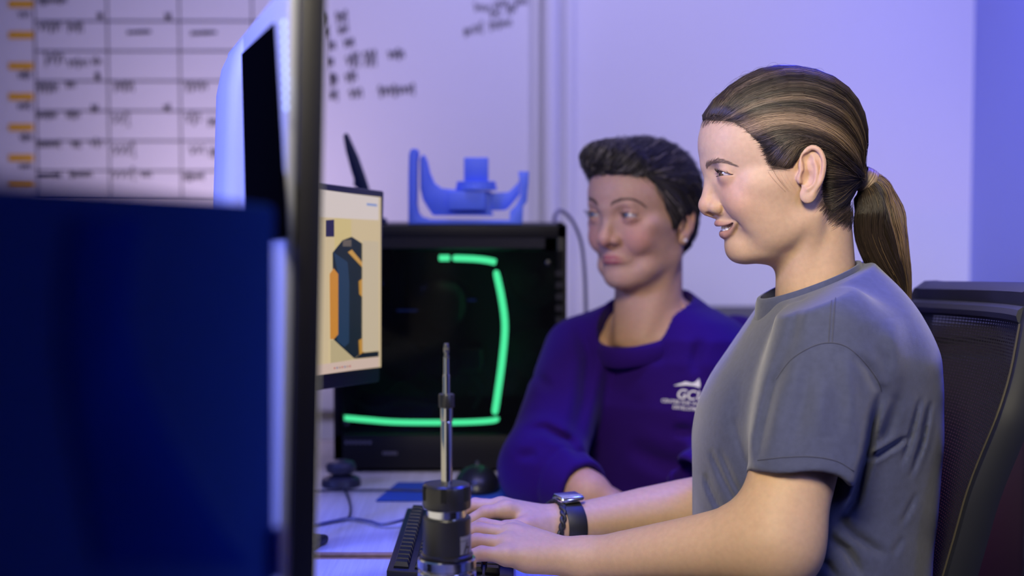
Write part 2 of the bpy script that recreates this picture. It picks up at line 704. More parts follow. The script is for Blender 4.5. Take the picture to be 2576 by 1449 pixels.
def teeth_mesh(zc, y0, curve, count, hgt):
    """upper front teeth along an arch; local mm"""
    mb = MB()
    widths = [7.6, 5.9, 6.4, 5.4, 5.2][:count]
    x = 0.2
    for i, w in enumerate(widths):
        xm = x + w / 2
        y = y0 - curve * xm * xm
        sl = -2 * curve * xm
        t = np.array([1, sl, 0]) / math.hypot(1, sl)
        n = np.array([-t[1], t[0], 0])
        hh = hgt * (1.0, 0.86, 0.98, 0.8, 0.75)[i]
        for sgn in (1, -1):
            ax = [t * np.array([sgn, 1, 1]), n * np.array([sgn, 1, 1]), np.array([0, 0, 1.0])]
            mb.box((sgn * xm, y - 2, zc + 4 - hh / 2), (w - 0.25, 4.5, hh + 6), ax, 1.2)
        x += w
    return mb


def hair_path(S, T, c, r, K):
    """great-circle paths on an ellipsoid from each S to each T (local mm)"""
    a = (S - c) / r
    b = (T - c) / r
    la, lb = np.linalg.norm(a, axis=1), np.linalg.norm(b, axis=1)
    a, b = a / la[:, None], b / lb[:, None]
    om = np.arccos(np.clip(np.sum(a * b, 1), -0.999, 0.999))[:, None, None]
    t = np.linspace(0, 1, K)[None, :, None]
    d = (np.sin((1 - t) * om) * a[:, None] + np.sin(t * om) * b[:, None]) / np.sin(om)
    rad = la[:, None, None] * (1 - t) + lb[:, None, None] * t
    return c + d * rad * r

# ------------------------------------------------------------------ room
mat('rubber_black', (0.012, 0.012, 0.013), rough=0.55)
mat('dark_steel', (0.05, 0.05, 0.055), rough=0.35, metal=1.0)
WY = 3.45
CXW = 1.02


def wall_box(name, lo, hi, material):
    c = [(a + b) / 2 for a, b in zip(lo, hi)]
    return struct(MB().box(c, [b - a for a, b in zip(lo, hi)]).build(name, material))


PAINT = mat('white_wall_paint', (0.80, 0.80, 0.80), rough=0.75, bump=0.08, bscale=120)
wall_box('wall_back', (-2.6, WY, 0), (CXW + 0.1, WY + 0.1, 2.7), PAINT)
wall_box('wall_right', (CXW, 0.9, 0), (CXW + 0.1, WY, 2.7), mat('blue_lit_wall', (0.34, 0.38, 0.78), rough=0.75, bump=0.08, bscale=120))  # blue light of this corner is put into the wall colour
wall_box('wall_left', (-2.6, -1.6, 0), (-2.5, WY, 2.7), mat('dark_wall_paint', (0.12, 0.12, 0.14), rough=0.8))
FLOORM = mat('dark_carpet', (0.035, 0.034, 0.04), rough=0.95, bump=0.5, bscale=500, noise=0.3, nscale=80)
wall_box('floor', (-2.6, -1.6, -0.05), (2.6, WY + 0.1, 0), FLOORM)
CEIL = mat('ceiling_tile', (0.10, 0.10, 0.11), rough=0.9)
wall_box('ceiling', (-2.6, -1.6, 2.7), (2.6, WY + 0.1, 2.75), CEIL)
# vertical wall trim right of the whiteboard
for n, (x0, x1, t) in enumerate(((1338, 1357, 0.012), (1360, 1408, 0.050), (1420, 1446, 0.018))):
    a, b = at(x0, 400, WY)[0], at(x1, 400, WY)[0]
    mb = MB()
    pts = [(0, 0), (b - a, 0)] + [((b - a) * (0.5 + 0.5 * math.cos(q)), -t * (0.35 + 0.65 * math.sin(q))) for q in np.linspace(0, math.pi, 9)]
    mb.prism(pts[:1] + pts[1:], (a, WY, 0), (1, 0, 0), (0, 1, 0), (0, 0, 1), 0.02, 2.68)
    struct(mb.build('trim_%d' % (n + 1), PAINT, None, True, 40))

# ------------------------------------------------------------------ whiteboard with a calendar grid and notes
BY = WY - 0.018
wb = empty('whiteboard', (-0.6, WY - 0.009, 0.7), 'white dry-erase board covered in a ruled calendar and handwritten notes', 'whiteboard')
BOARD = mat('whiteboard_enamel', (0.82, 0.82, 0.83), rough=0.32, spec=0.4)
bx1 = at(1333, 400, WY)[0]
MB().box(((-1.75 + bx1) / 2, WY - 0.009, 1.36), (bx1 + 1.75, 0.016, 1.32), bev=0.003).build('board', BOARD, wb)
INK = mat('marker_ink', (0.035, 0.028, 0.045), rough=0.6)
LINE = mat('grid_tape', (0.04, 0.035, 0.06), rough=0.6)
s_b = BY / FPX
for x in (88, 271, 452, 635, 815):
    if x > 700:
        continue
    p0, p1 = at(x, -260, BY), at(x, 507, BY)
    MB().box(((p0[0] + p1[0]) / 2, BY + 0.0006, (p0[2] + p1[2]) / 2), (0.0030, 0.0018, abs(p0[2] - p1[2]))).build('grid_line', LINE, wb)
for k in range(-4, 7):
    y = 53 + 75.4 * k
    p0, p1 = at(88, y, BY), at(705, y, BY)
    MB().box(((p0[0] + p1[0]) / 2, BY + 0.0004, p0[2]), (p1[0] - p0[0], 0.0018, 0.0029 if k != 6 else 0.0024)).build('grid_line', LINE, wb)
ORANGE = mat('orange_tape', srgb(246, 188, 26), rough=0.6)
for y in (10, 88, 166, 243, 320, 397, 469):
    p0, p1 = at(22, y, BY), at(84, y, BY)
    MB().box(((p0[0] + p1[0]) / 2, BY - 0.0004, p0[2]), (p1[0] - p0[0], 0.0030, 0.0150), bev=0.0006).build('date_strip', ORANGE, wb)


def scribble(x0, x1, yc, h, slope=0.0, rad=0.0016, seed=0):
    """a handwritten word: loops of a marker running from x0 to x1 (photo px)"""
    r = np.random.default_rng(seed)
    n = max(3, int((x1 - x0) / (h * 0.62)))
    pts = []
    x = x0
    w = (x1 - x0) / n
    for i in range(n):
        asc = 0.5 if r.random() < 0.7 else 0.85
        for t in np.linspace(0, 1, 7)[:-1]:
            pts.append((x + w * (t + 0.18 * math.sin(6.3 * t)), yc + slope * (x - x0) - h * asc * math.sin(6.3 * t + r.random() * 0.8)))
        x += w
    xy = smooth_path(pts, len(pts) * 3)
    P = np.array([at(a, b, BY) for a, b in xy])
    P[:, 1] = BY - 0.0004
    return MB().tube(P, rad, 5)


words = [(95, 170, 3, 12), (45, 78, 37, 14), (245, 260, 40, 14), (97, 158, 68, 18), (168, 212, 70, 16), (110, 165, 148, 22), (170, 225, 160, 16), (230, 258, 155, 13),
         (45, 80, 190, 14), (240, 252, 194, 14), (95, 150, 222, 15), (165, 192, 213, 17), (44, 80, 268, 13), (285, 340, 218, 17), (465, 525, 218, 17),
         (93, 145, 292, 13), (166, 204, 290, 14), (230, 248, 274, 13), (412, 430, 272, 13), (280, 332, 300, 24), (465, 510, 298, 20), (522, 556, 308, 13),
         (50, 84, 346, 13), (95, 155, 364, 13), (180, 205, 364, 14), (226, 262, 360, 16), (282, 345, 378, 24), (475, 520, 378, 20), (525, 560, 385, 14),
         (48, 82, 420, 13), (93, 155, 446, 10), (175, 235, 442, 14), (280, 345, 440, 22), (352, 385, 440, 14), (460, 515, 446, 12), (320, 380, 82, 5), (480, 545, 84, 5),
         (415, 432, 42, 13)]
for k, (x0, x1, y, h) in enumerate(words):
    scribble(x0, x1, y, h, -0.04, 0.0013, k).build('handwriting', INK, wb, True)
notes = [(806, 822, 48, 20, -.1), (845, 876, 46, 20, -.2), (812, 828, 82, 20, -.1), (850, 878, 78, 17, -.3), (822, 846, 116, 18, -.1), (864, 893, 110, 20, -.2),
         (822, 840, 156, 18, -.1), (870, 908, 153, 22, -.1), (914, 950, 148, 24, -.1), (975, 1020, 138, 17, -.05), (828, 850, 202, 22, -.2), (868, 900, 196, 20, -.2),
         (826, 852, 241, 18, -.1), (878, 915, 236, 22, -.1), (952, 1046, 230, 18, -.06),
         (1192, 1238, 18, 14, .1), (1240, 1280, 14, 16, -.25), (1232, 1262, 36, 14, -.1), (1272, 1300, 26, 16, -.3), (1294, 1330, 6, 14, -.1),
         (1168, 1186, 82, 14, -.3), (1188, 1218, 74, 20, -.2), (1230, 1290, 66, 16, -.18)]
for k, (x0, x1, y, h, sl) in enumerate(notes):
    scribble(x0, x1, y, h, sl, 0.0017 if x0 < 1100 else 0.0011, 100 + k).build('handwriting', INK, wb, True)

# dark low cabinet by the back wall
cab = empty('storage_cabinet', (0.73, 3.22, 0), 'low black storage cabinet against the back wall behind the mesh chair', 'cabinet')
BLK = mat('black_laminate', (0.014, 0.012, 0.016), rough=0.5)
MB().box((0.725, 3.22, 0.45), (0.57, 0.42, 0.90), bev=0.004).build('body', BLK, cab)
MB().box((0.725, 3.215, 0.920), (0.585, 0.44, 0.032), bev=0.004).build('top', BLK, cab)
for x in (0.585, 0.865):
    d = MB().box((x, 3.003, 0.45), (0.27, 0.016, 0.84), bev=0.003).build('door', BLK, cab)
    MB().tube([(x + (0.1 if x < 0.7 else -0.1), 2.985, 0.5), (x + (0.1 if x < 0.7 else -0.1), 2.985, 0.62)], 0.005, 8).build('handle', mat('dark_steel', (0.05, 0.05, 0.055), rough=0.35, metal=1.0), d, True)

# ------------------------------------------------------------------ desks
WOOD = bpy.data.materials.new('desk_laminate')
WOOD.use_nodes = True
_nt = WOOD.node_tree
_b = _nt.nodes['Principled BSDF']
_b.inputs['Roughness'].default_value = 0.5
_tc = _nt.nodes.new('ShaderNodeTexCoord')
_mp = _nt.nodes.new('ShaderNodeMapping')
_mp.inputs['Scale'].default_value = (260, 6, 6)
_no = _nt.nodes.new('ShaderNodeTexNoise')
_no.inputs['Scale'].default_value = 1.0
_no.inputs['Detail'].default_value = 5
_cr = _nt.nodes.new('ShaderNodeValToRGB')
_cr.color_ramp.elements[0].position = 0.3
_cr.color_ramp.elements[0].color = (0.44, 0.41, 0.37, 1)
_cr.color_ramp.elements[1].position = 0.7
_cr.color_ramp.elements[1].color = (0.55, 0.52, 0.48, 1)
_nt.links.new(_tc.outputs['Object'], _mp.inputs['Vector'])
_nt.links.new(_mp.outputs['Vector'], _no.inputs['Vector'])
_nt.links.new(_no.outputs['Fac'], _cr.inputs['Fac'])
_nt.links.new(_cr.outputs['Color'], _b.inputs['Base Color'])
EDGE = mat('oak_edge_band', (0.30, 0.17, 0.085), rough=0.55, noise=0.25, nscale=60)
STEEL = mat('dark_steel')
DX0 = -1.05
for lab, y0, y1, DX1 in (('pale wood-grain desk under the keyboard and tool holder', 0.30, 1.945, 0.125), ('pale wood-grain desk under the computer tower and mouse pad', 1.965, 2.86, 0.105)):
    dk = empty('desk', ((DX0 + DX1) / 2, (y0 + y1) / 2, 0), lab, 'desk', 'desks pushed together')
    MB().box(((DX0 + DX1) / 2, (y0 + y1) / 2, DESK - 0.0135), (DX1 - DX0, y1 - y0 - 0.02, 0.027), bev=0.001).build('desk_top', WOOD, dk)
    for ys in (y0 + 0.005, y1 - 0.005):
        MB().box(((DX0 + DX1) / 2, ys, DESK - 0.0137), (DX1 - DX0, 0.010, 0.0275), bev=0.002).build('edge_band', EDGE, dk)
    for x in (DX0 + 0.06, DX1 - 0.06):
        for y in (y0 + 0.06, y1 - 0.06):
            MB().box((x, y, (DESK - 0.027) / 2), (0.05, 0.05, DESK - 0.027), bev=0.004).build('leg', STEEL, dk)


# ------------------------------------------------------------------ helpers for screens
def on_plane(px, py, P0, n):
    d = C_F * FPX + C_R * (px - CX) + C_U * (CY - py)
    return CAM + d * (np.dot(np.array(P0) - CAM, n) / np.dot(d, n))


def unit(v):
    v = np.asarray(v, float)
    return v / np.linalg.norm(v)


# ---- large monitor seen edge-on (its back lit blue)
BN0 = at(775, 300, 1.15)
bu = unit([at(585, 125, 1.78)[0] - at(745, -65, 1.15)[0], 0.63, 0])      # along the width, away from the camera
bz = unit([0.026, 0.0, 1.0])                                              # leaning a little
bn = unit(np.cross(bz, bu))                                               # towards the back cover
if bn[0] > 0:
    bn = -bn
BO = at(748, 300, 1.15)
BO = BO - bz * ((BO[2] - 0.80) / bz[2])                                   # lower near corner of the back face
BT = at(745, -65, 1.15)[2]
bh = (BT - 0.80) / bz[2]
bw = 0.655
mon = empty('monitor', (BO[0] - 0.05, BO[1] + 0.3, DESK), 'large monitor seen edge-on with a pale back lit blue, in front of the typing person', 'monitor')
DARKP = mat('dark_plastic', srgb(24, 22, 30), rough=0.5)
PALE = mat('pale_plastic', (0.52, 0.53, 0.58), rough=0.45)
th = 0.020


def bpt(u, v, w):
    return BO + bu * u + bz * v + bn * w


MB().box(bpt(bw / 2, bh / 2, -th / 2), (bw, bh, th), [bu, bz, bn], 0.003).build('bezel', DARKP, mon, True)
SCR_B = mat('lit_screen', (0.02, 0.02, 0.02), rough=0.2, emit=(0.90, 0.84, 0.74), estr=1.0)
MB().box(bpt(bw / 2, bh / 2, -th - 0.0006), (bw - 0.02, bh - 0.03, 0.0012), [bu, bz, bn]).build('screen', SCR_B, mon)
for n_, u0, u1, v0, v1, c_ in (('toolbar', 0.02, bw - 0.02, bh - 0.060, bh - 0.022, (176, 182, 196)), ('model_view', 0.14, bw - 0.03, 0.05, bh - 0.075, (206, 196, 168)), ('part_model', 0.24, 0.50, 0.14, bh - 0.16, (70, 96, 122)), ('feature_list', 0.02, 0.13, 0.05, bh - 0.075, (222, 218, 208))):
    MB().box(bpt((u0 + u1) / 2, (v0 + v1) / 2, -th - 0.0016 - (0.0004 if n_ == 'part_model' else 0)), (u1 - u0, v1 - v0, 0.0006), [bu, bz, bn]).build(n_, mat('big_screen_' + n_, (0.01, 0.01, 0.01), emit=srgb(*c_), estr=1.0), mon)
cover = MB().box(bpt(bw / 2, bh / 2, 0.004), (bw - 0.008, bh - 0.006, 0.008), [bu, bz, bn], 0.003).build('back_cover', PALE, mon, True)
pl0 = bpt(0, 0, 0.0085)
q = [on_plane(x, y, pl0, bn) for x, y in ((690, 58), (612, 130), (624, 600), (724, 600))]
uv = [((p - BO) @ bu, (p - BO) @ bz) for p in q]
HU0 = max(u for u, v in uv) + 0.012
# swelling housing in the lower, farther part of the back
mb = MB()
prof = [(0.0, 0.0), (0.016, 0.0)]
vt = (at(575, 170, 1.72)[2] - 0.80)
secs = [(-0.02, 0.000, 0), (0.0, 0.010, 1), (0.03, 0.016, 1), (0.10, 0.017, 1), (0.165, 0.018, 1), (0.20, 0.026, 1), (0.235, 0.038, 1), (0.28, 0.046, 1), (0.34, 0.050, 1), (vt - 0.03, 0.05, 1)]
V, F = [], []
for dv, w, _ in secs:
    for u, ww in ((HU0, -0.002), (HU0 + 0.006, w * 0.75), (HU0 + 0.03, w), (0.56, w), (0.625, w * 0.92), (0.635, w * 0.55), (0.638, -0.002)):
        V.append(bpt(u, vt - dv, 0.007 + ww))
m_ = 7
for j in range(len(secs) - 1):
    for k in range(m_ - 1):
        F.append((j * m_ + k, j * m_ + k + 1, (j + 1) * m_ + k + 1, (j + 1) * m_ + k))
mb.add(V, F)
mb.build('rear_housing', PALE, mon, True, 60)
BGL = mat('black_matt', (0.0015, 0.0015, 0.002), rough=0.8, spec=0.0)
mb2 = MB()
mb2.prism([(u, v) for u, v in uv], BO, bu, bz, bn, 0.0076, 0.0105)
mb2.build('vent_panel', BGL, mon, True)
for k in range(10):
    x, y = 716 + 6 * k / 9, 58 + 212 * k / 9
    p = on_plane(x, y, pl0, bn)
    MB().lathe([(0.0019, 0), (0.0019, 0.0012), (0.001, 0.0018)], p - bn * 0.0002, bn, 12).build('status_light', mat('led_white', (0.3, 0.3, 0.4), emit=(0.45, 0.6, 1.0), estr=2.2), mon, True)
MB().box(bpt(0.33, 0.10, 0.035), (0.09, 0.30, 0.05), [bu, bz, bn], 0.01).build('stand_neck', DARKP, mon, True)
MB().box((bpt(0.33, 0, 0.04)[0], bpt(0.33, 0, 0.04)[1], DESK + 0.008), (0.24, 0.30, 0.016), [[1, 0, 0], [0, 1, 0], [0, 0, 1]], 0.006).build('stand_base', DARKP, mon, True)

# ---- foreground monitor, seen from behind, far out of focus
AR, AL = at(694, 516, 0.92), at(-20, 446, 0.55)
au = unit(AL - AR)
az = unit(np.array([0.0, 0.0, 1.0]) - au * au[2])
an = unit(np.cross(au, az))
if an[1] > 0:
    an = -an
aw = 0.56
A0 = AR                                                                   # upper corner nearest the middle of the room
ah = (AR[2] - 0.80) / az[2]
fm = empty('monitor', (A0[0] + au[0] * 0.28, A0[1] + au[1] * 0.28, DESK), 'dark navy monitor seen from behind, blurred, nearest the viewer', 'monitor')
NAVY = mat('navy_plastic', srgb(58, 96, 172), rough=0.7, spec=0.0)
NAVY2 = mat('navy_plastic_band', srgb(26, 74, 176), rough=0.7, spec=0.0)


def apt(u, v, w):
    return A0 + au * u + az * v + an * w


MB().box(apt(aw / 2, -ah / 2, -0.012), (aw, ah, 0.024), [au, az, an], 0.004).build('back_cover', NAVY, fm, True)
MB().box(apt(aw / 2, -ah / 2, -0.0246), (aw - 0.02, ah - 0.03, 0.001), [au, az, an]).build('screen', mat('dark_screen', (0.01, 0.01, 0.012), rough=0.1), fm)
band = [(175, 545), (150, 700), (150, 900), (178, 1100), (240, 1420), (620, 1420), (540, 1320), (430, 1130), (345, 950), (312, 800), (325, 650), (350, 550)]
uv = []
for x, y in band:
    p = on_plane(x, y, A0, an)
    uv.append(((p - A0) @ au, max((p - A0) @ az, -ah + 0.004)))
MB().prism(uv, A0, au, az, an, -0.001, 0.0022, 0.0008).build('raised_band', NAVY2, fm, True)
p = on_plane(680, 1390, A0, an)
MB().box(p + an * 0.004, (0.012, 0.03, 0.008), [au, az, an], 0.001).build('port_block', mat('blue_port', srgb(30, 70, 190), rough=0.4), fm)
nk_ = apt(0.3, -ah, -0.04)
MB().box((nk_[0], nk_[1], DESK + 0.09), (0.08, 0.03, 0.15), [unit([au[0], au[1], 0]), unit([-au[1], au[0], 0]), [0, 0, 1]], 0.006).build('stand_neck', NAVY, fm, True)
MB().box((nk_[0], nk_[1], DESK + 0.008), (0.24, 0.18, 0.014), [unit([au[0], au[1], 0]), unit([-au[1], au[0], 0]), [0, 0, 1]], 0.005).build('stand_base', NAVY, fm, True)

# ---- monitor with the part drawing
c_tl, c_bl = at(820, 480, 2.047), at(833, 939, 2.047)
c_tr, c_br = at(953, 496, 2.20), at(953, 923, 2.20)
EXT = 2.02
c_tl0, c_bl0 = c_tr + (c_tl - c_tr) * EXT, c_br + (c_bl - c_br) * EXT
cn = unit(np.cross(c_tl - c_tr, c_br - c_tr))
if cn[1] > 0:
    cn = -cn
cu = unit(c_tr - c_tl0)
cv_ = unit(c_tr - c_br - cu * np.dot(c_tr - c_br, cu))
cc = (c_tl0 + c_tr + c_br + c_bl0) / 4
sw, shh = np.linalg.norm(c_tr - c_tl0), 0.5 * (np.linalg.norm(c_tr - c_br) + np.linalg.norm(c_tl0 - c_bl0))
cm = empty('monitor', (cc[0], cc[1], DESK), 'small monitor showing a green and orange machine drawing beside the tower', 'monitor')
MB().box(cc - cn * 0.011 - cv_ * 0.006, (sw + 0.012, shh + 0.030, 0.020), [cu, cv_, cn], 0.003).build('bezel', DARKP, cm, True)


def glow(name, c, s=1.0):
    return mat(name, (0.01, 0.01, 0.01), rough=0.4, emit=srgb(*c), estr=s)


def scr(name, pts, m, lift):
    V = [on_plane(x, y, cc + cn * lift, cn) for x, y in pts]
    return V


flat = [p - cn * np.dot(p - cc, cn) + cn * 0.0004 for p in (c_tl0, c_tr, c_br, c_bl0)]
screen = MB().add(flat, [(0, 3, 2, 1)]).build('screen', glow('screen_beige', (196, 176, 138)), cm)
Z5 = lambda pts: [(815 + x / 2.787, 460 + y / 2.787) for x, y in pts]
S_ITEMS = [
    ('header', [(-330, 4), (384, 102), (384, 262), (-330, 224)], (203, 190, 184)),
    ('tower_block', [(75, 245), (192, 256), (192, 440), (75, 470)], (196, 176, 120)),
    ('blue_block', [(12, 262), (72, 258), (72, 378), (12, 378)], (30, 26, 62)),
    ('machine_body', [(60, 490), (130, 402), (195, 378), (268, 425), (268, 1192), (212, 1232), (68, 1100)], (14, 30, 28)),
    ('grey_block', [(132, 402), (192, 398), (192, 446), (132, 446)], (92, 84, 72)),
    ('blue_plate', [(66, 486), (166, 556), (178, 700), (176, 1120), (142, 1152), (92, 1112), (98, 640)], (27, 52, 74)),
    ('orange_panel', [(40, 640), (68, 598), (100, 640), (100, 1062), (70, 1096), (44, 1096)], (190, 126, 34)),
    ('gold_rail', [(168, 486), (196, 468), (268, 556), (268, 592)], (186, 140, 62)),
    ('gold_knob', [(244, 690), (268, 672), (268, 800), (248, 780)], (178, 130, 44)),
    ('gold_knob', [(244, 1104), (268, 1090), (286, 1212), (250, 1218)], (178, 130, 44)),
    ('side_list', [(270, 404), (384, 412), (384, 1176), (270, 1184)], (188, 172, 144)),
    ('floor_plate', [(46, 1104), (72, 1102), (212, 1236), (46, 1266)], (176, 160, 120)),
    ('task_bar', [(-330, 1315), (384, 1218), (384, 1290), (-330, 1388)], (196, 172, 158)),
    ('dark_strip', [(212, 1234), (268, 1192), (384, 1180), (384, 1218)], (16, 26, 24)),
    ('menu_mark', [(300, 142), (372, 150), (372, 166), (300, 158)], (120, 140, 190))]
for k, (n, pts, c) in enumerate(S_ITEMS):
    V = scr(n, Z5(pts), None, 0.0007 + 0.00012 * k)
    MB().add(V, [tuple(range(len(V)))[::-1]]).build(n, glow('screen_%d' % k, c), screen)
for k in range(7):
    x = 70 + k * 18
    V = scr('', Z5([(x, 1306 - k * 2.3), (x + 9, 1304 - k * 2.3), (x + 9, 1292 - k * 2.3), (x, 1294 - k * 2.3)]), None, 0.0026)
    MB().add(V, [(3, 2, 1, 0)]).build('task_icon', glow('icon_%d' % (k % 3), [(170, 60, 60), (80, 90, 140), (150, 110, 90)][k % 3]), screen)
csh = cc - cu * 0.09
MB().box(np.array([csh[0], csh[1], (csh[2] - shh / 2 + 0.06 + DESK + 0.012) / 2]) - cn * 0.038, (0.05, 0.03, csh[2] - shh / 2 + 0.06 - DESK - 0.012), [unit([cu[0], cu[1], 0]), unit([-cu[1], cu[0], 0]), [0, 0, 1]], 0.004).build('stand_neck', DARKP, cm, True)
MB().box((csh[0] - cn[0] * 0.05, csh[1] - cn[1] * 0.05, DESK + 0.0065), (0.14, 0.12, 0.012), [unit([cu[0], cu[1], 0]), unit([-cu[1], cu[0], 0]), [0, 0, 1]], 0.005).build('stand_base', DARKP, cm, True)

# ------------------------------------------------------------------ computer tower
PY = 2.53
X0, X1 = at(838, 900, PY)[0], at(1425, 900, PY)[0]
PZ1 = at(1200, 566, PY)[2]
pc = empty('computer_tower', ((X0 + X1) / 2, PY + 0.11, DESK), 'black computer tower with a glass side and a glowing green light strip', 'computer')
CASE = mat('case_black', (0.006, 0.0055, 0.007), rough=0.5, spec=0.25)
pw, ph, pd = X1 - X0, PZ1 - DESK, 0.215
pcx, pcz = (X0 + X1) / 2, (PZ1 + DESK) / 2
mb = MB()
mb.box((pcx, PY + pd - 0.006, pcz), (pw, 0.012, ph), bev=0.002)
mb.box((X0 + 0.008, PY + pd / 2, pcz), (0.016, pd, ph), bev=0.002)
mb.box((X1 - 0.008, PY + pd / 2, pcz), (0.016, pd, ph), bev=0.002)
mb.box((pcx, PY + pd / 2, PZ1 - 0.011), (pw, pd, 0.022), bev=0.002)
mb.box((pcx, PY + pd / 2, DESK + 0.035), (pw, pd, 0.057), bev=0.002)
mb.build('case', CASE, pc, True)
for x in (X0 + 0.03, X1 - 0.03):
    for y in (PY + 0.03, PY + pd - 0.03):
        MB().lathe([(0.012, 0), (0.014, 0.004), (0.014, 0.0065)], (x, y, DESK), n=16).build('foot', RUBF if 'RUBF' in globals() else mat('rubber_foot', (0.02, 0.02, 0.02), rough=0.8), pc, True)
MB().box((pcx, PY + 0.002, PZ1 - 0.030), (pw - 0.07, 0.006, 0.017), bev=0.001).build('top_grille', mat('grille', (0.012, 0.011, 0.014), rough=0.6, spec=0.2), pc)
GLASS = mat('smoked_glass', (0.004, 0.004, 0.005), rough=0.08, alpha=0.62, spec=0.08)
gz0, gz1 = DESK + 0.062, PZ1 - 0.042
MB().box((pcx, PY + 0.0, (gz0 + gz1) / 2), (pw - 0.012, 0.004, gz1 - gz0), bev=0.001).build('glass_panel', GLASS, pc)
for k in range(14):
    MB().box((X1 - 0.012, PY - 0.003, gz0 + 0.02 + k * 0.019), (0.012, 0.002, 0.010)).build('vent_slot', mat('grille'), pc)
for x, z in ((X0 + 0.022, gz0 + 0.02), (X1 - 0.03, gz1 - 0.02), (X0 + 0.022, gz1 - 0.02), (X1 - 0.03, gz0 + 0.02)):
    MB().lathe([(0.005, 0), (0.005, 0.004), (0.003, 0.005)], (x, PY - 0.002, z), (0, -1, 0), 14).build('thumb_screw', STEEL, pc, True)
# inside
MB().box((pcx - 0.01, PY + 0.165, pcz + 0.03), (pw - 0.06, 0.004, ph - 0.15)).build('motherboard', mat('board_dark', (0.012, 0.014, 0.03), rough=0.5), pc)
p = at(1075, 900, PY + 0.1)
MB().box((p[0], PY + 0.11, p[2]), (0.19, 0.09, 0.040), bev=0.004).build('graphics_card', mat('card_shell', (0.02, 0.02, 0.03), rough=0.35), pc)
for x in (1010, 1110):
    q_ = at(x, 908, PY + 0.06)
    MB().lathe([(0.036, 0), (0.036, 0.006), (0.032, 0.006), (0.030, 0.002), (0.012, 0.002), (0.010, 0.006), (0.0001, 0.007)], (q_[0], PY + 0.062, q_[2]), (0, -1, 0), 28).build('card_fan', mat('fan_dark', (0.02, 0.022, 0.03), rough=0.4), pc, True)
for k in range(4):
    q_ = at(985 + k * 9, 745, PY + 0.12)
    MB().box((q_[0], PY + 0.14, q_[2]), (0.0032, 0.05, 0.10)).build('memory_stick', mat('ram', (0.02, 0.03, 0.10), rough=0.35), pc)
q_ = at(1110, 765, PY + 0.12)
MB().lathe([(0.045, 0), (0.048, 0.004), (0.048, 0.04), (0.040, 0.046), (0.012, 0.047)], (q_[0], PY + 0.162, q_[2]), (0, -1, 0), 32).build('cooler', mat('cooler', (0.03, 0.02, 0.028), rough=0.3), pc, True)
for k, (x, y, r) in enumerate(((1345, 700, 0.05), (1345, 900, 0.05), (935, 660, 0.04))):
    q_ = at(x, y, PY + 0.1)
    f_ = MB().lathe([(r, 0), (r, 0.02), (r * 0.92, 0.02), (r * 0.90, 0.006), (r * 0.25, 0.006), (r * 0.22, 0.018), (0.0001, 0.019)], (q_[0], PY + 0.13, q_[2]), (0, -1, 0), 32).build('case_fan', mat('fan_dark'), pc, True)
for pts in ([(900, 960), (960, 990), (1010, 960), (1060, 985)], [(880, 1000), (940, 1030), (1020, 1010), (1120, 1030)], [(1180, 930), (1210, 980), (1190, 1030)]):
    MB().tube(smooth_path([at(x, y, PY + 0.09) for x, y in pts], 30), 0.004, 8).build('cable', mat('cable_dark', (0.012, 0.014, 0.03), rough=0.5), pc, True)
for pts in ([(955, 712), (962, 716)], [(1178, 758), (1196, 752)], [(1000, 782), (1048, 780)]):
    a, b = at(*pts[0], PY + 0.05), at(*pts[1], PY + 0.05)
    MB().box((a + b) / 2, (abs(b[0] - a[0]) + 0.002, 0.002, 0.003)).build('board_light', mat('board_light', (0.01, 0.01, 0.02), emit=(0.05, 0.12, 0.8), estr=0.35), pc)
LED = mat('green_led', (0.02, 0.1, 0.06), rough=0.5, emit=srgb(76, 236, 160), estr=7.4)
PLY = PY + 0.018


def led(pts, w, n):
    P = smooth_path([at(x, y, PLY) for x, y in pts], n)
    mb = MB()
    V = []
    for i in range(n):
        t = unit(P[min(i + 1, n - 1)] - P[max(i - 1, 0)])
        sd = unit(np.cross(t, [0, 1, 0]))
        e = w / 2 * math.sqrt(max(0.12, 1 - (2 * abs(i / (n - 1) - 0.5)) ** 24))
        V += [P[i] + sd * e - np.array([0, 0.002, 0]), P[i] - sd * e - np.array([0, 0.002, 0]), P[i] - sd * e + np.array([0, 0.003, 0]), P[i] + sd * e + np.array([0, 0.003, 0])]
    F = []
    for i in range(n - 1):
        for k in range(4):
            F.append((i * 4 + k, i * 4 + (k + 1) % 4, i * 4 + 4 + (k + 1) % 4, i * 4 + 4 + k))
    F += [(0, 1, 2, 3), (n * 4 - 1, n * 4 - 2, n * 4 - 3, n * 4 - 4)]
    mb.add(V, F)
    return mb


for pts, w, n in (([(1104, 649), (1118, 649), (1132, 649)], 0.0098, 12), ([(1138, 649), (1190, 651), (1226, 655), (1248, 660)], 0.0102, 30),
                  ([(1247, 680), (1262, 750), (1270, 820), (1264, 900), (1252, 990), (1244, 1042)], 0.0108, 60),
                  ([(1250, 1050), (1244, 1057), (1200, 1061), (1120, 1063), (1000, 1062), (920, 1056), (856, 1050)], 0.0082, 60)):
    led(pts, w, n).build('light_strip', LED, pc, True)
badge = mat('badge_grey', (0.16, 0.15, 0.18), rough=0.4)
for x0, x1, y in ((866, 936, 1113), (962, 1000, 1140)):
    a, b = at(x0, y, PY), at(x1, y, PY)
    nl = 6
    for k in range(nl):
        MB().box((a[0] + (b[0] - a[0]) * (k + 0.5) / nl, PY - 0.0005, a[2]), ((b[0] - a[0]) / nl * 0.6, 0.001, 0.005)).build('badge', badge, pc)

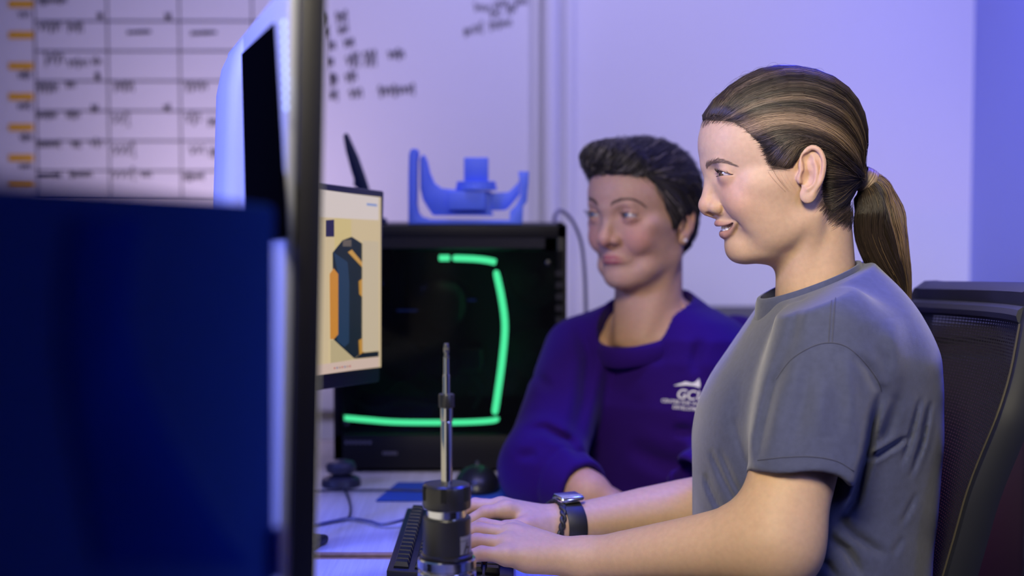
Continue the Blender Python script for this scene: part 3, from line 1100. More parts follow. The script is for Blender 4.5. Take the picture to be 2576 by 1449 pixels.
# ------------------------------------------------------------------ blue printed bracket on the tower
KY = 2.575
br = empty('printed_bracket', (at(1180, 560, KY)[0], KY, PZ1), 'blue printed plastic gimbal bracket standing on the computer tower', 'bracket')
BLUEP = mat('blue_print', srgb(96, 126, 240), rough=0.5, bump=0.25, bscale=500)
zz0 = PZ1 + 0.0006


def brp(pts, y0, y1, name, bev=0.0012):
    P = [at(1000 + x / 6.037, 350 + y / 6.037, KY) for x, y in pts]
    lowest = at(1000, 350 + 1296 / 6.037, KY)[2]
    uv = [(p[0], p[2] - lowest + zz0) for p in P]
    return MB().prism(uv, (0, 0, 0), (1, 0, 0), (0, 0, 1), (0, 1, 0), y0, y1, bev).build(name, BLUEP, br, True, 50)


brp([(178, 1296), (178, 600), (188, 230), (222, 160), (300, 158), (326, 215), (306, 350), (300, 1000), (322, 1125), (380, 1190), (500, 1228), (1705, 1240), (1705, 1110), (1800, 1010), (1868, 880),
     (1862, 720), (1836, 500), (1992, 500), (1986, 680), (1962, 960), (1908, 1020), (1896, 1296)], KY - 0.022, KY + 0.022, 'base_frame')
brp([(345, 300), (400, 240), (448, 340), (488, 520), (560, 680), (660, 752), (870, 776), (1340, 792), (1420, 800), (1420, 1100), (1460, 1168), (545, 1165), (470, 1060), (392, 930), (350, 760)],
    KY - 0.012, KY + 0.030, 'cradle')
brp([(772, 792), (1345, 792), (1345, 1082), (772, 1082)], KY - 0.028, KY + 0.02, 'centre_block', 0.002)
brp([(1400, 830), (1690, 812), (1815, 690), (1852, 640), (1858, 850), (1690, 1050), (1640, 1085), (1400, 1095)], KY - 0.004, KY + 0.020, 'side_arm')
p = at(1000 + 1195 / 6.037, 350 + 775 / 6.037, KY)
mb = MB().lathe([(0.034, 0), (0.034, 0.006), (0.0325, 0.0075), (0.0325, 0.0135), (0.030, 0.015)], (p[0], KY, zz0 + p[2] - at(1000, 350 + 1296 / 6.037, KY)[2] - 0.001), n=48)
mb.build('turntable', BLUEP, br, True, 40)
brp([(1012, 288), (1380, 288), (1380, 650), (1012, 650)], KY - 0.009, KY + 0.009, 'upright_tab', 0.002)

# ------------------------------------------------------------------ antenna behind the small monitor
ay = 2.60
an_ = empty('wifi_antenna', (at(925, 560, ay)[0], ay, PZ1), 'dark blue paddle antenna leaning on the computer tower behind the small monitor', 'antenna')
ANT = mat('antenna_plastic', srgb(12, 26, 66), rough=0.4)
pts = [at(x, y, ay) for x, y in ((864, 341), (871, 334), (877, 340), (902, 395), (918, 440), (934, 490), (952, 556), (930, 556), (916, 500), (905, 478), (890, 466), (891, 452), (884, 430), (870, 378))]
MB().prism([(p[0], p[2]) for p in pts], (0, 0, 0), (1, 0, 0), (0, 0, 1), (0, 1, 0), ay - 0.006, ay + 0.006, 0.0015).build('paddle', ANT, an_, True)
MB().lathe([(0.020, 0.0005), (0.021, 0.003), (0.019, 0.009), (0.010, 0.012)], (at(944, 560, ay)[0], ay, PZ1), n=28).build('foot', ANT, an_, True)

# ------------------------------------------------------------------ cable rising behind the tower
cb = MB().tube(smooth_path([at(1396, 590, 2.77), at(1395, 545, 2.77), at(1412, 530, 2.78), at(1440, 556, 2.80), at(1462, 610, 2.82), at(1471, 690, 2.83), at(1474, 780, 2.84), at(1476, 900, 2.85), at(1478, 1100, 2.86)], 60), 0.0034, 8)
o = cb.build('power_cable', mat('cable_grey', (0.16, 0.15, 0.26), rough=0.5), None, True)
tag(o, 'thin grey cable arching up behind the computer tower', 'cable')

# ------------------------------------------------------------------ mouse pad and mouse
pad = [on_z(x, y, DESK + 0.003) for x, y in ((945, 1258), (1000, 1213), (1290, 1213), (1318, 1258))]
o = MB().prism([(p[0], p[1]) for p in pad], (0, 0, 0), (1, 0, 0), (0, 1, 0), (0, 0, 1), DESK + 0.0004, DESK + 0.0034, 0.001).build('mouse_pad', mat('pad_blue', srgb(26, 66, 138), rough=0.85), None, True)
tag(o, 'blue mouse pad on the far desk in front of the tower', 'mouse pad')
mx, my = at(1200, 1215, 2.375)[0], 2.375


def mouse_sd(p):
    d = ell(p, (mx, my, DESK + 0.006), (0.036, 0.055, 0.034))
    d = smax(d, (DESK + 0.0042) - p[:, 2], 0.004)
    d = smax(d, ell(p, (mx, my, DESK + 0.01), (0.037, 0.062, 0.05)), 0.003)
    return d + 0.0012 * np.exp(-((p[:, 0] - mx) / 0.0012) ** 2) * (p[:, 1] > my + 0.005)


ms = empty('mouse', (mx, my, DESK + 0.0034), 'black computer mouse lying on the blue pad', 'mouse')
V, F = polygonize(mouse_sd, (mx - 0.05, my - 0.07, DESK - 0.01), (mx + 0.05, my + 0.07, DESK + 0.06), 0.0016)
mesh_obj('shell', V, F, mat('mouse_black', (0.012, 0.012, 0.016), rough=0.35), ms, True)
MB().lathe([(0.008, -0.003), (0.0085, -0.002), (0.0085, 0.002), (0.008, 0.003)], (mx, my + 0.03, DESK + 0.034), (1, 0, 0), 20).build('scroll_wheel', mat('rubber_black'), ms, True)
o = MB().tube(smooth_path([on_z(x, y, DESK + 0.005) for x, y in ((760, 1236), (850, 1234), (920, 1233), (1000, 1233), (1075, 1234), (1150, 1226))] + [np.array([mx - 0.03, my, DESK + 0.012])], 50), 0.0019, 8).build('mouse_cable', mat('cable_dark'), None, True)
tag(o, 'thin dark mouse cable running across the blue pad', 'cable')

# dark puck controller half hidden by the large monitor
kx, ky = on_z(858, 1222, DESK)[:2]
kn = empty('puck_controller', (kx, ky, DESK), 'dark domed puck controller on the desk behind the large monitor edge', 'controller')
MB().lathe([(0.030, 0.0004), (0.032, 0.003), (0.030, 0.012), (0.022, 0.016), (0.013, 0.018), (0.013, 0.022)], (kx, ky, DESK), n=36).build('base', mat('puck', (0.03, 0.03, 0.05), rough=0.4), kn, True)
MB().lathe([(0.017, 0.0205), (0.023, 0.023), (0.024, 0.032), (0.020, 0.038), (0.010, 0.041)], (kx, ky, DESK), n=36).build('cap', mat('puck'), kn, True)
o = MB().tube(smooth_path([on_z(866, 1228, DESK + 0.006), on_z(876, 1250, DESK + 0.003), on_z(882, 1275, DESK + 0.003), on_z(878, 1300, DESK + 0.003), on_z(858, 1306, DESK + 0.003), on_z(800, 1318, DESK + 0.003)], 40), 0.0018, 8).build('controller_cable', mat('cable_dark'), None, True)
tag(o, 'dark cable curling from the puck controller over the desk', 'cable')

# ------------------------------------------------------------------ keyboard
KX0, KX1, KY0, KY1 = -0.1455, 0.002, 1.772, 2.122
kb = empty('keyboard', ((KX0 + KX1) / 2, (KY0 + KY1) / 2, DESK), 'black keyboard with blue glints under the typing hands', 'keyboard')
KBM = mat('keyboard_black', (0.008, 0.008, 0.012), rough=0.4)
MB().prism([(KX0, 0.006), (KX1, 0.001), (KX1, 0.017), (KX0, 0.027)], (0, 0, DESK), (1, 0, 0), (0, 0, 1), (0, -1, 0), -KY1, -KY0, 0.002).build('case', KBM, kb, True, 40)
KEYM = mat('key_black', (0.005, 0.005, 0.008), rough=0.42, spec=0.35)
kx_ax = unit([KX1 - KX0, 0, -0.010])
kz_ax = unit([0.010, 0, KX1 - KX0])
key_mesh = None
rows = [(0, [1] * 16), (1, [1] * 13 + [2, 1]), (2, [1.5] + [1] * 12 + [1.5, 1]), (3, [1.75] + [1] * 11 + [2.25, 1]), (4, [2.25] + [1] * 10 + [1.75, 1, 1]), (5, [1.25, 1.25, 1.25, 5.25, 1.25, 1.25, 1.5, 1, 1, 1])]
meshes = {}
upitch = (KY1 - KY0 - 0.020) / 16
for r, keys in rows:
    x = KX0 + 0.016 + r * 0.0205 + (0.004 if r else 0)
    if x > KX1 - 0.012:
        continue
    acc = 0.0
    for w in keys:
        yk = KY0 + 0.010 + (16 - acc - w / 2) * upitch
        acc += w
        if w not in meshes:
            L = w * upitch - 0.0022
            mb = MB()
            V = []
            for hx, hy, hz in ((0.0088, L / 2, 0.0), (0.0086, L / 2 - 0.0002, 0.003), (0.0066, L / 2 - 0.0024, 0.0080)):
                V += [(-hx, -hy, hz), (hx, -hy, hz), (hx, hy, hz), (-hx, hy, hz)]
            Fk = [(0, 1, 5, 4), (1, 2, 6, 5), (2, 3, 7, 6), (3, 0, 4, 7), (4, 5, 9, 8), (5, 6, 10, 9), (6, 7, 11, 10), (7, 4, 8, 11), (8, 9, 10, 11)]
            me = bpy.data.meshes.new('key')
            me.from_pydata(V, [], Fk)
            me.update()
            me.materials.append(KEYM)
            meshes[w] = me
        o = bpy.data.objects.new('key', meshes[w])
        ztop = DESK + 0.027 - (x - KX0) / (KX1 - KX0) * 0.010
        M = Matrix(((kx_ax[0], 0, kz_ax[0], x), (0, 1, 0, yk), (kx_ax[2], 0, kz_ax[2], ztop - 0.0005), (0, 0, 0, 1)))
        link(o, kb)
        o.matrix_world = M
o = MB().tube(smooth_path([on_z(640, 1330, DESK + 0.003), on_z(780, 1322, DESK + 0.003), on_z(842, 1311, DESK + 0.003), on_z(885, 1305, DESK + 0.004), on_z(930, 1311, DESK + 0.005), on_z(965, 1319, DESK + 0.006), np.array([KX0 + 0.004, on_z(1000, 1325, DESK)[1], DESK + 0.012])], 50), 0.0024, 8).build('keyboard_cable', mat('cable_blue', (0.10, 0.11, 0.2), rough=0.35), None, True)
tag(o, 'smooth cable lying on the desk leading to the keyboard', 'cable')

# ------------------------------------------------------------------ milling tool holder in front
TY = 1.55
tx = at(1124, 1300, TY)[0]
tl = empty('tool_holder', (tx, TY, DESK), 'steel and black milling tool holder with a long slender cutter, standing upright', 'tool holder')
CHROME = mat('ground_steel', (0.62, 0.61, 0.62), rough=0.16, metal=1.0)
GUN = mat('black_oxide', (0.016, 0.015, 0.018), rough=0.33, spec=0.6)
ts = TY / FPX


def th_z(y):
    return at(1124, y, TY)[2]


def lat(name, rows, m, parent=tl, n=64):
    """rows: (radius px, photo row)"""
    return MB().lathe([(r * ts, th_z(y)) for r, y in rows], (tx, TY, 0), n=n).build(name, m, parent, True, 30)


MB().lathe([(0.050, DESK + 0.0004), (0.052, DESK + 0.003), (0.050, DESK + 0.012), (0.034, DESK + 0.016), (0.030, th_z(1500))], (tx, TY, 0), n=48).build('stand', mat('stand_black', (0.02, 0.02, 0.022), rough=0.5), tl, True, 30)
lat('flange', [(46, 1510), (72, 1480), (74, 1470), (74, 1436), (72, 1434), (66, 1433), (66, 1428), (72, 1427), (74, 1425), (74, 1404), (71, 1401), (60, 1400)], CHROME)
body = lat('body', [(60, 1401), (66, 1399), (67, 1392), (61, 1389), (61, 1302), (59, 1299), (50, 1298)], GUN)
lat('neck', [(51, 1300), (51, 1276)], CHROME)
nut = lat('collet_nut', [(55, 1279), (61, 1276), (62, 1270), (62, 1226), (60, 1220), (54, 1216), (16, 1216)], GUN)
for k in range(6):
    a = math.radians(25 + 60 * k)
    d = np.array([math.cos(a), math.sin(a), 0])
    sd = np.array([-math.sin(a), math.cos(a), 0])
    z = (th_z(1219) + th_z(1254)) / 2
    MB().box(np.array([tx, TY, z]) + d * 61 * ts, (0.0022, 0.0055, abs(th_z(1219) - th_z(1254))), [d, sd, [0, 0, 1]]).build('slot', mat('slot_black', (0.004, 0.004, 0.004), rough=0.9), nut)
lat('extension', [(14.5, 1222), (14.5, 1062), (13.8, 1060), (15.8, 1058), (15.8, 1024)], CHROME, n=40)
lat('small_nut', [(16, 1026), (20, 1024), (20, 994), (18.5, 991), (9, 991)], GUN, n=12)
lat('cutter_shank', [(9.2, 994), (9.2, 944), (7.4, 942), (7.0, 900)], CHROME, n=32)
mb = MB()
V, F = [], []
nr, nh = 16, 24
for j in range(nh + 1):
    y = 902 - 38 * j / nh
    for k in range(nr):
        a = 2 * math.pi * k / nr
        r = (7.4 if (math.cos(2 * a + j * 0.42)) > -0.2 else 4.6) * ts
        V.append((tx + r * math.cos(a), TY + r * math.sin(a), th_z(y)))
for j in range(nh):
    for k in range(nr):
        F.append((j * nr + k, j * nr + (k + 1) % nr, (j + 1) * nr + (k + 1) % nr, (j + 1) * nr + k))
F.append([nh * nr + k for k in range(nr)])
mb.add(V, F).build('cutter_flutes', mat('carbide', (0.35, 0.33, 0.31), rough=0.3, metal=1.0), tl)
# pale maker's plate wrapped round the body, with a slanted dark initial
pr = 61.3 * ts


def cyl(a, y, r=pr):
    return np.array([tx + r * math.cos(a), TY + r * math.sin(a), th_z(y)])


def patch(name, cols, m, r, par):
    """cols: list of (angle, y top, y bottom)"""
    V, F = [], []
    for a, yt, yb in cols:
        V += [cyl(a, yt, r), cyl(a, yb, r), cyl(a, yt, r - 0.0008), cyl(a, yb, r - 0.0008)]
    for i in range(len(cols) - 1):
        b = i * 4
        F += [(b, b + 1, b + 5, b + 4), (b + 2, b + 6, b + 7, b + 3), (b, b + 4, b + 6, b + 2), (b + 1, b + 3, b + 7, b + 5)]
    F += [(0, 2, 3, 1), (len(V) - 4, len(V) - 3, len(V) - 1, len(V) - 2)]
    return MB().add(V, F).build(name, m, par, True)


PLATE = mat('plate_grey', (0.20, 0.19, 0.23), rough=0.45)
angs = np.linspace(math.radians(-54), math.radians(10), 16)
patch('plate', [(a, 1341, 1351) for a in angs], PLATE, pr + 0.0002, body)
patch('plate', [(a, 1353, 1385) for a in angs], PLATE, pr + 0.0002, body)
for a0, lean in ((-46, 12), (-32, 12)):
    cols = []
    for t in np.linspace(0, 1, 6):
        pass
    V, F = [], []
    for t in np.linspace(0, 1, 8):
        for da in (0, 5.5):
            V.append(cyl(math.radians(a0 + da + lean * t), 1383 - 28 * t, pr + 0.0005))
    for i in range(7):
        F.append((2 * i, 2 * i + 1, 2 * i + 3, 2 * i + 2))
    MB().add(V, F).build('letter_stroke', GUN, body)
V = [cyl(math.radians(a), y, pr + 0.0005) for a, y in ((-40, 1372), (-24, 1372), (-23, 1367), (-39, 1367))]
MB().add(V, [(0, 1, 2, 3)]).build('letter_stroke', GUN, body)

# ------------------------------------------------------------------ mesh office chair
ch = empty('office_chair', (0.38, 1.92, 0), 'black office chair with a see-through mesh backrest behind the typing person', 'chair')
FRM = mat('chair_frame', (0.010, 0.011, 0.018), rough=0.45)
MESHM = mat('chair_mesh', (0.018, 0.016, 0.020), rough=0.7, spec=0.3)


def back_pt(s, t):
    """s in -1..1 across (towards the camera = -1), t in 0..1 up the backrest"""
    hw = 0.165 + 0.075 * min(1.0, t / 0.75) ** 0.8
    z = 0.52 + t * (0.545 - 0.0135 * s)
    k = min(1.0, max(0.0, (0.88 - t) / 0.3))
    x = 0.452 + 0.105 * t + 0.012 * math.sin(math.pi * t) + 0.030 * (1 - s * s) + 0.012 * t * t - 0.019 * k * k * (3 - 2 * k)
    return np.array([x, 1.925 + s * hw, z])


NT = 132
NS = 46
mb = MB()
Vm, Fm = [], []


def strip(P, wv, th):
    n0 = len(Vm)
    for i, p in enumerate(P):
        w = wv[i] if isinstance(wv, list) else wv
        Vm.extend([p + w / 2, p - w / 2])
    for i in range(len(P) - 1):
        a = n0 + 2 * i
        Fm.append((a, a + 1, a + 3, a + 2))


tmax = 0.955
for k in range(NT):
    t = 0.03 + (tmax - 0.03) * k / (NT - 1)
    P = [back_pt(s, t) for s in np.linspace(-0.97, 0.97, 25)]
    strip(P, np.array([0.0004, 0, 0.0021]), 0)
for k in range(NS):
    s = -0.965 + 1.93 * k / (NS - 1)
    P = [back_pt(s, t) + np.array([0.0006, 0, 0]) for t in np.linspace(0.03, tmax, 25)]
    strip(P, np.array([0, 0.0042, 0]), 0)
o = mesh_obj('mesh_fabric', np.array(Vm), np.array(Fm), MESHM, ch, True)
o['kind'] = 'stuff'
rim = [back_pt(-1, t) for t in np.linspace(0.0, 0.97, 24)] + [back_pt(s, 1.0) + np.array([0, 0, 0.0]) for s in np.linspace(-0.97, 0.97, 26)] + [back_pt(1, t) for t in np.linspace(0.97, 0.0, 24)] + [back_pt(s, 0.0) for s in np.linspace(0.9, -0.9, 12)]
rp = smooth_path(rim, 200, True)
mb = MB()
V, F = [], []
n = len(rp)
cenb = np.mean(rp, axis=0)
for i, p in enumerate(rp):
    t = unit(rp[(i + 1) % n] - rp[i - 1])
    nx = unit(np.cross(t, [1, 0, 0.15]))
    if np.dot(nx, p - cenb) < 0:
        nx = -nx
    fx = unit(np.cross(t, nx))
    if fx[0] < 0:
        fx = -fx
    for a, b in ((-0.012, -0.007), (0.008, -0.009), (0.016, 0.004), (0.014, 0.022), (-0.004, 0.026), (-0.013, 0.012)):
        V.append(p + nx * a + fx * b)
for i in range(n):
    for k in range(6):
        F.append((i * 6 + k, i * 6 + (k + 1) % 6, ((i + 1) % n) * 6 + (k + 1) % 6, ((i + 1) % n) * 6 + k))
mb.add(V, F).build('back_frame', FRM, ch, True, 60)
tr = [back_pt(s, 0.965) + np.array([-0.004, 0, 0]) for s in np.linspace(-0.96, 0.96, 30)]
MB().tube(tr, 0.011, 10).build('top_rail', FRM, ch, True)
MB().tube([back_pt(-0.985, t) + np.array([-0.009, 0.004, 0]) for t in np.linspace(0.02, 0.95, 40)], 0.0016, 8).build('piping', mat('piping', (0.05, 0.042, 0.03), rough=0.5), ch, True)
MB().tube([back_pt(0.985, t) + np.array([-0.009, -0.004, 0]) for t in np.linspace(0.02, 0.95, 40)], 0.0016, 8).build('piping', mat('piping'), ch, True)
MB().box((0.30, 1.925, 0.445), (0.46, 0.48, 0.06), bev=0.025).build('seat', mat('chair_seat', (0.02, 0.02, 0.024), rough=0.9), ch, True)
MB().tube(smooth_path([(0.36, 1.925, 0.40), (0.46, 1.925, 0.40), (0.49, 1.925, 0.44), (0.505, 1.925, 0.53)], 24), 0.022, 12).build('back_support', FRM, ch, True)
MB().lathe([(0.05, 0.40), (0.045, 0.34), (0.028, 0.33), (0.028, 0.14), (0.045, 0.13), (0.045, 0.08)], (0.32, 1.925, 0), n=28).build('gas_column', FRM, ch, True, 40)
for k in range(5):
    a = 2 * math.pi * k / 5 + 0.3
    d = np.array([math.cos(a), math.sin(a), 0])
    c0 = np.array([0.32, 1.925, 0.105])
    MB().tube([c0 + d * 0.03, c0 + d * 0.16 + np.array([0, 0, -0.008]), c0 + d * 0.29 + np.array([0, 0, -0.03])], [0.024, 0.020, 0.014], 10).build('base_spoke', FRM, ch, True)
    w = np.array([-d[1], d[0], 0])
    MB().lathe([(0.024, -0.018), (0.027, -0.015), (0.027, 0.015), (0.024, 0.018)], c0 + d * 0.29 + np.array([0, 0, -0.0775]), w, 20).build('caster', mat('rubber_black'), ch, True)

# stool for the second person
st = empty('stool', (0.30, 2.56, 0), 'low round black stool under the person in purple', 'stool')
MB().lathe([(0.17, 0.425), (0.18, 0.435), (0.18, 0.468), (0.165, 0.48)], (0.30, 2.56, 0), n=40).build('seat', mat('chair_seat'), st, True, 40)
MB().lathe([(0.22, 0.001), (0.22, 0.012), (0.04, 0.03), (0.028, 0.05), (0.028, 0.43)], (0.30, 2.56, 0), n=36).build('pedestal', FRM, st, True, 40)

# ------------------------------------------------------------------ young woman
YH = dict(
    skull=((0, 6, 36), (71, 94, 94)),
    mid=[((0, 56, 44), (57, 57, 54), 20),       # forehead
         ((0, 40, -10), (57, 55.5, 46), 16),    # mid face
         ((0, 50, -50), (31, 38, 27.5), 13),      # mouth barrel
         ((0, 22, -50), (46, 44, 46), 16),      # jaw fill
         ((0, 28, -84), (36, 40, 16), 14),      # under the chin
         ((0, 60.5, -81.5), (17, 16.5, 16.5), 12)],
    pair=[((36, 63, -26), (20, 20, 20), 18),    # smiling cheeks
          ((54, 36, -3), (12, 30, 14), 14),
          ((39, 22, -34), (22, 44, 44), 18)],   # side of the face
    caps=[((0, 98.5, 17), (30, 90, 19), 11, 9.5, 9),
          ((44, -6, -50), (12, 54, -80), 14, 14, 18)],
    neck=[((0, -34, -30), (0, -42, -175), 46, 53, 20), ((46, -22, -40), (14, -8, -165), 10, 11, 14)],
    socket=((33, 106, 8), (18, 15, 11), 9),
    nose=[('c', (0, 97, 4), (0, 101.5, -25), 7.3, 9.0, 9), ('e', (0, 102.3, -31), (11.2, 10.8, 10.2), 6),
          ('e', (0, 86, -30), (17, 14, 14), 8), ('e', (12.6, 91.5, -32.5), (8.0, 11.5, 8.2), 4),
          ('c', (0, 103, -38.5), (0, 93, -42), 4.0, 4.0, 4)],
    nostril=((6.6, 98.5, -41.5), (3.4, 6.4, 4.2), 2),
    lips=[([(0, 88.8, -52.2), (9, 87.2, -52.2), (18, 80.8, -52.0), (26, 76.2, -51.2), (31.5, 73, -49.6)], [3.4, 3.5, 2.9, 2.2, 1.2], 4),
          ([(0, 80.6, -65.3), (9, 79.8, -65), (18, 76.2, -61.6), (26, 74, -55.5), (31, 73, -50.8)], [4.8, 4.6, 3.8, 2.6, 1.3], 4)],
    mouth=[([(0, 86, -58.6), (10, 84.5, -58.2), (18, 80.5, -56.8), (25, 77.2, -53.8), (30, 75, -50.6)], [4.0, 3.8, 3.2, 2.2, 1.0], 1.0),
           ([(0, 78, -58.5), (10, 76, -58.3), (19, 71, -56.5), (25, 68, -54)], [4.6, 4.4, 3.6, 2.4], 1.0)],
    mouthdark=80,
    eye=((32, 82.5, 7), 12.0), open=(33, 7, 13.6, 3.9, 1.7, -0.05),
    strokes=[([(22, 91, 12.5), (31, 94, 14), (41, 88, 12.5), (48, 80, 8)], 0.7, 1.5),
             ([(20, 86, -33), (28, 78, -42), (34.5, 67, -53)], 0.7, 3.4),
             ([(34.5, 72, -44), (36, 70, -49), (34.5, 68, -55)], 0.9, 2.4), ([(19.5, 89, -27), (20.5, 86, -33), (17, 88, -39)], 1.1, 1.6)],
    ear=((69, 4, 3), 0.42, 1.08),
    blush=[((40, 72, -22), 24, 0.5), ((0, 108, -32), 14, 0.45), ((36, 90, -2), 13, 0.35), ((74, -12, 12), 24, 0.35), ((0, 70, -80), 18, 0.15)],
    gaze={1: (0.30, 1, -0.06), -1: (0.30, 1, -0.06)},
)
YAW = math.radians(4.5)
_L = np.array([math.sin(YAW), -math.cos(YAW), 0])
YF = Frame(at(2018, 453, 1.81) - 0.070 * _L, YAW)
YF.B[1] *= 0.955

y_root = empty('person', (YF.o[0] + 0.05, YF.o[1], 0.0),
               'young person in a grey-blue t-shirt with a low ponytail, smiling in profile while typing', 'person')
SKIN = mat('skin', rough=0.55, spec=0.32, sss=0.25, attr='Col', bump=0.12, bscale=900, noise=0.05, nscale=160)
EYE = mat('eye', rough=0.08, attr='Col', coat=0.6)
HAIR = mat('hair', rough=0.42, spec=0.35, attr='Col', aniso=0.4)

Y_BASE, Y_LIP, Y_WARM = (0.49, 0.318, 0.202), (0.37, 0.178, 0.142), (0.46, 0.205, 0.138)
hv, hf = polygonize(lambda p: head_sd(p, YH), (-92, -100, -175), (92, 122, 134), 1.25)
hcol = skin_color(hv, YH, Y_BASE, Y_LIP, Y_WARM)
BODY_PARTS = [(YF.w(hv), hf, hcol)]

for sgn in (1, -1):
    V, F, C = eyeball(YH, sgn, (0.10, 0.055, 0.03))
    mesh_obj('eye', YF.w(V), F, EYE, y_root, True, C)
tm = teeth_mesh(-54.8, 82.8, 0.0215, 4, 8.0)
mesh_obj('teeth', YF.w(np.array(tm.v)), tm.f, mat('teeth', (0.85, 0.79, 0.71), rough=0.15, sss=0.1), y_root, True)


# eyebrows and lashes as short hairs
def brow(H, pts, width, n, side, col, length=7.0):
    f = lambda p: head_sd(p, H)
    path = smooth_path(pts, 60)
    t = RNG.random(n) ** 0.9
    i = (t * 58).astype(int)
    base = path[i] + np.stack([np.zeros(n), np.zeros(n), (RNG.random(n) - 0.5) * width * (1 - 0.65 * t)], 1)
    dirv = path[i + 1] - path[i]
    dirv /= np.linalg.norm(dirv, axis=1, keepdims=True)
    dirv += np.array([0, 0, 1.0]) * (0.55 * (1 - t) ** 1.5)[:, None] + RNG.normal(0, 0.10, (n, 3))
    K = 5
    P = base[:, None] + dirv[:, None] * (np.linspace(0, 1, K)[None, :, None] * length * (0.7 + 0.5 * RNG.random((n, 1, 1))))
    P = project(f, P.reshape(-1, 3), 0.35, 0.6, 4).reshape(n, K, 3)
    P = P * np.array([side, 1, 1])
    R = np.linspace(0.12, 0.04, K)[None] * np.ones((n, 1))
    c = np.array(col) * (0.7 + 0.6 * RNG.random((n, 1)))
    return P, R, c


def lashes(H, upper, n, side, length):
    (cx, cy, cz), r = H['eye']
    ox, oz, w, up, dn, tl = H['open']
    s = np.linspace(-0.92, 1.0, n)
    h = up if upper else -dn
    xx, zz = ox + s * w, oz + h * (1 - s ** 2) - 0.06 * 0 + (s * w) * tl * -1
    yy = cy + np.sqrt(np.maximum((r + 1.3) ** 2 - (xx - cx) ** 2 - (zz - cz) ** 2, 4))
    base = np.stack([xx, yy, zz], 1)
    K = 5
    t = np.linspace(0, 1, K)[None, :, None]
    out = np.stack([0.25 + 0.5 * s, np.ones(n), (0.15 if upper else -0.45) * np.ones(n)], 1) + RNG.normal(0, 0.1, (n, 3))
    P = base[:, None] + out[:, None] * t * length + np.array([0, 0, (1.0 if upper else -0.3)]) * t ** 2 * length * 0.6
    P = P * np.array([side, 1, 1])
    return P, np.linspace(0.12, 0.03, K)[None] * np.ones((n, 1)), np.tile((0.03, 0.02, 0.015), (n, 1))


for sgn in (1, -1):
    P, R, c = brow(YH, [(14, 107, 15), (24, 104, 19.5), (36, 95, 23.5), (44, 87, 21.5), (51, 78, 17)], 6.2, 360, sgn, (0.17, 0.11, 0.078), 5.2)
    strands_obj('eyebrow', YF.w(P.reshape(-1, 3)).reshape(P.shape), R * 0.001, c, HAIR, y_root)
    Q = [lashes(YH, True, 80, sgn, 4.6), lashes(YH, False, 45, sgn, 2.4)]
    P, R, c = [np.concatenate(z) for z in zip(*Q)]
    strands_obj('eyelash', YF.w(P.reshape(-1, 3)).reshape(P.shape), R * 0.001, c, HAIR, y_root)

# hair: a cap shaped to the head, overlaid with combed strands gathered at the tie
Y_TIE = np.array([0, -93.0, 4.0])
Y_HL = [(140, 62), (100, 68), (82, 68), (65, 60), (50, 42), (42, 24), (35, 13), (22, 11), (11, 15), (4, 27), (-8, 37), (-24, 32), (-31, 12),
        (-29, -18), (-24, -40), (-56, -62), (-110, -60), (-140, 0), (-140, 170), (140, 170)]


def y_hair_base(p):
    d = ell(p, (0, 7, 36), (78, 99, 101))
    d = smin(d, ell(p, (0, 56, 46), (62, 61, 58)), 20)
    d = smin(d, ell(p, (0, -29, 60), (70, 66, 66)), 20)
    d = smin(d, ell(p, (0, -38, -8), (56, 43, 44)), 18)
    d = smin(d, ell(p, (0, -88, 4), (15, 14, 13)), 14)
    return d


def y_hair_region(p):
    y = p[:, 1]
    # the front hairline is lower at the temples: seen in side view
    return poly_sd(y, p[:, 2], Y_HL)


def y_hair_sd(p):
    b = y_hair_base(p)
    g = y_hair_region(p)
    b = b + np.clip(1 - (-g) / 16, 0, 1) ** 1.6 * 6.0
    return smax(b, g + 4.0, 3)


cv, cf = polygonize(y_hair_sd, (-84, -108, -62), (84, 124, 142), 2.0)
mesh_obj('hair', YF.w(cv), cf, mat('hair_base', rough=0.7, attr='Col', spec=0.2), y_root, True, np.tile((0.035, 0.023, 0.016), (len(cv), 1)))


def hair_tones(n, dark, light, p_light):
    m = (RNG.random((n, 1)) < p_light).astype(float)
    v = RNG.random((n, 1))
    return np.array(dark) * (0.6 + 0.8 * v) * (1 - m) + np.array(light) * (0.6 + 0.7 * v) * m


def y_comb(p):
    """hair surface lowered towards the hairline"""
    g = y_hair_region(p)
    return y_hair_base(p) + np.clip(1 + g / 16, 0, 1) ** 1.6 * 6.0


# guide curves in side view (forward, up): from the hairline to the tie
Y_GUIDES = [(0.00, [(110, 66), (70, 120), (-5, 143), (-78, 112), (-99, 52), (-95, 8)]),
            (0.15, [(98, 69), (60, 94), (0, 106), (-54, 88), (-84, 46), (-93, 7)]),
            (0.30, [(82, 67), (45, 79), (0, 79), (-45, 61), (-76, 33), (-92, 6)]),
            (0.50, [(52, 43), (28, 52), (0, 51), (-33, 39), (-64, 20), (-91, 4)]),
            (0.62, [(37, 16), (25, 35), (5, 47), (-28, 42), (-62, 20), (-90, 3)]),
            (0.70, [(18, 13), (12, 24), (2, 39), (-24, 41), (-60, 18), (-90, 2)]),
            (0.78, [(2, 37), (-10, 39), (-26, 36), (-48, 26), (-70, 14), (-90, 2)]),
            (0.86, [(-29, 28), (-40, 25), (-55, 20), (-68, 13), (-80, 7), (-90, 2)]),
            (0.93, [(-30, -12), (-42, -10), (-55, -8), (-68, -4), (-80, -1), (-90, 1)]),
            (1.00, [(-42, -56), (-53, -48), (-63, -36), (-73, -22), (-83, -9), (-91, -2)])]


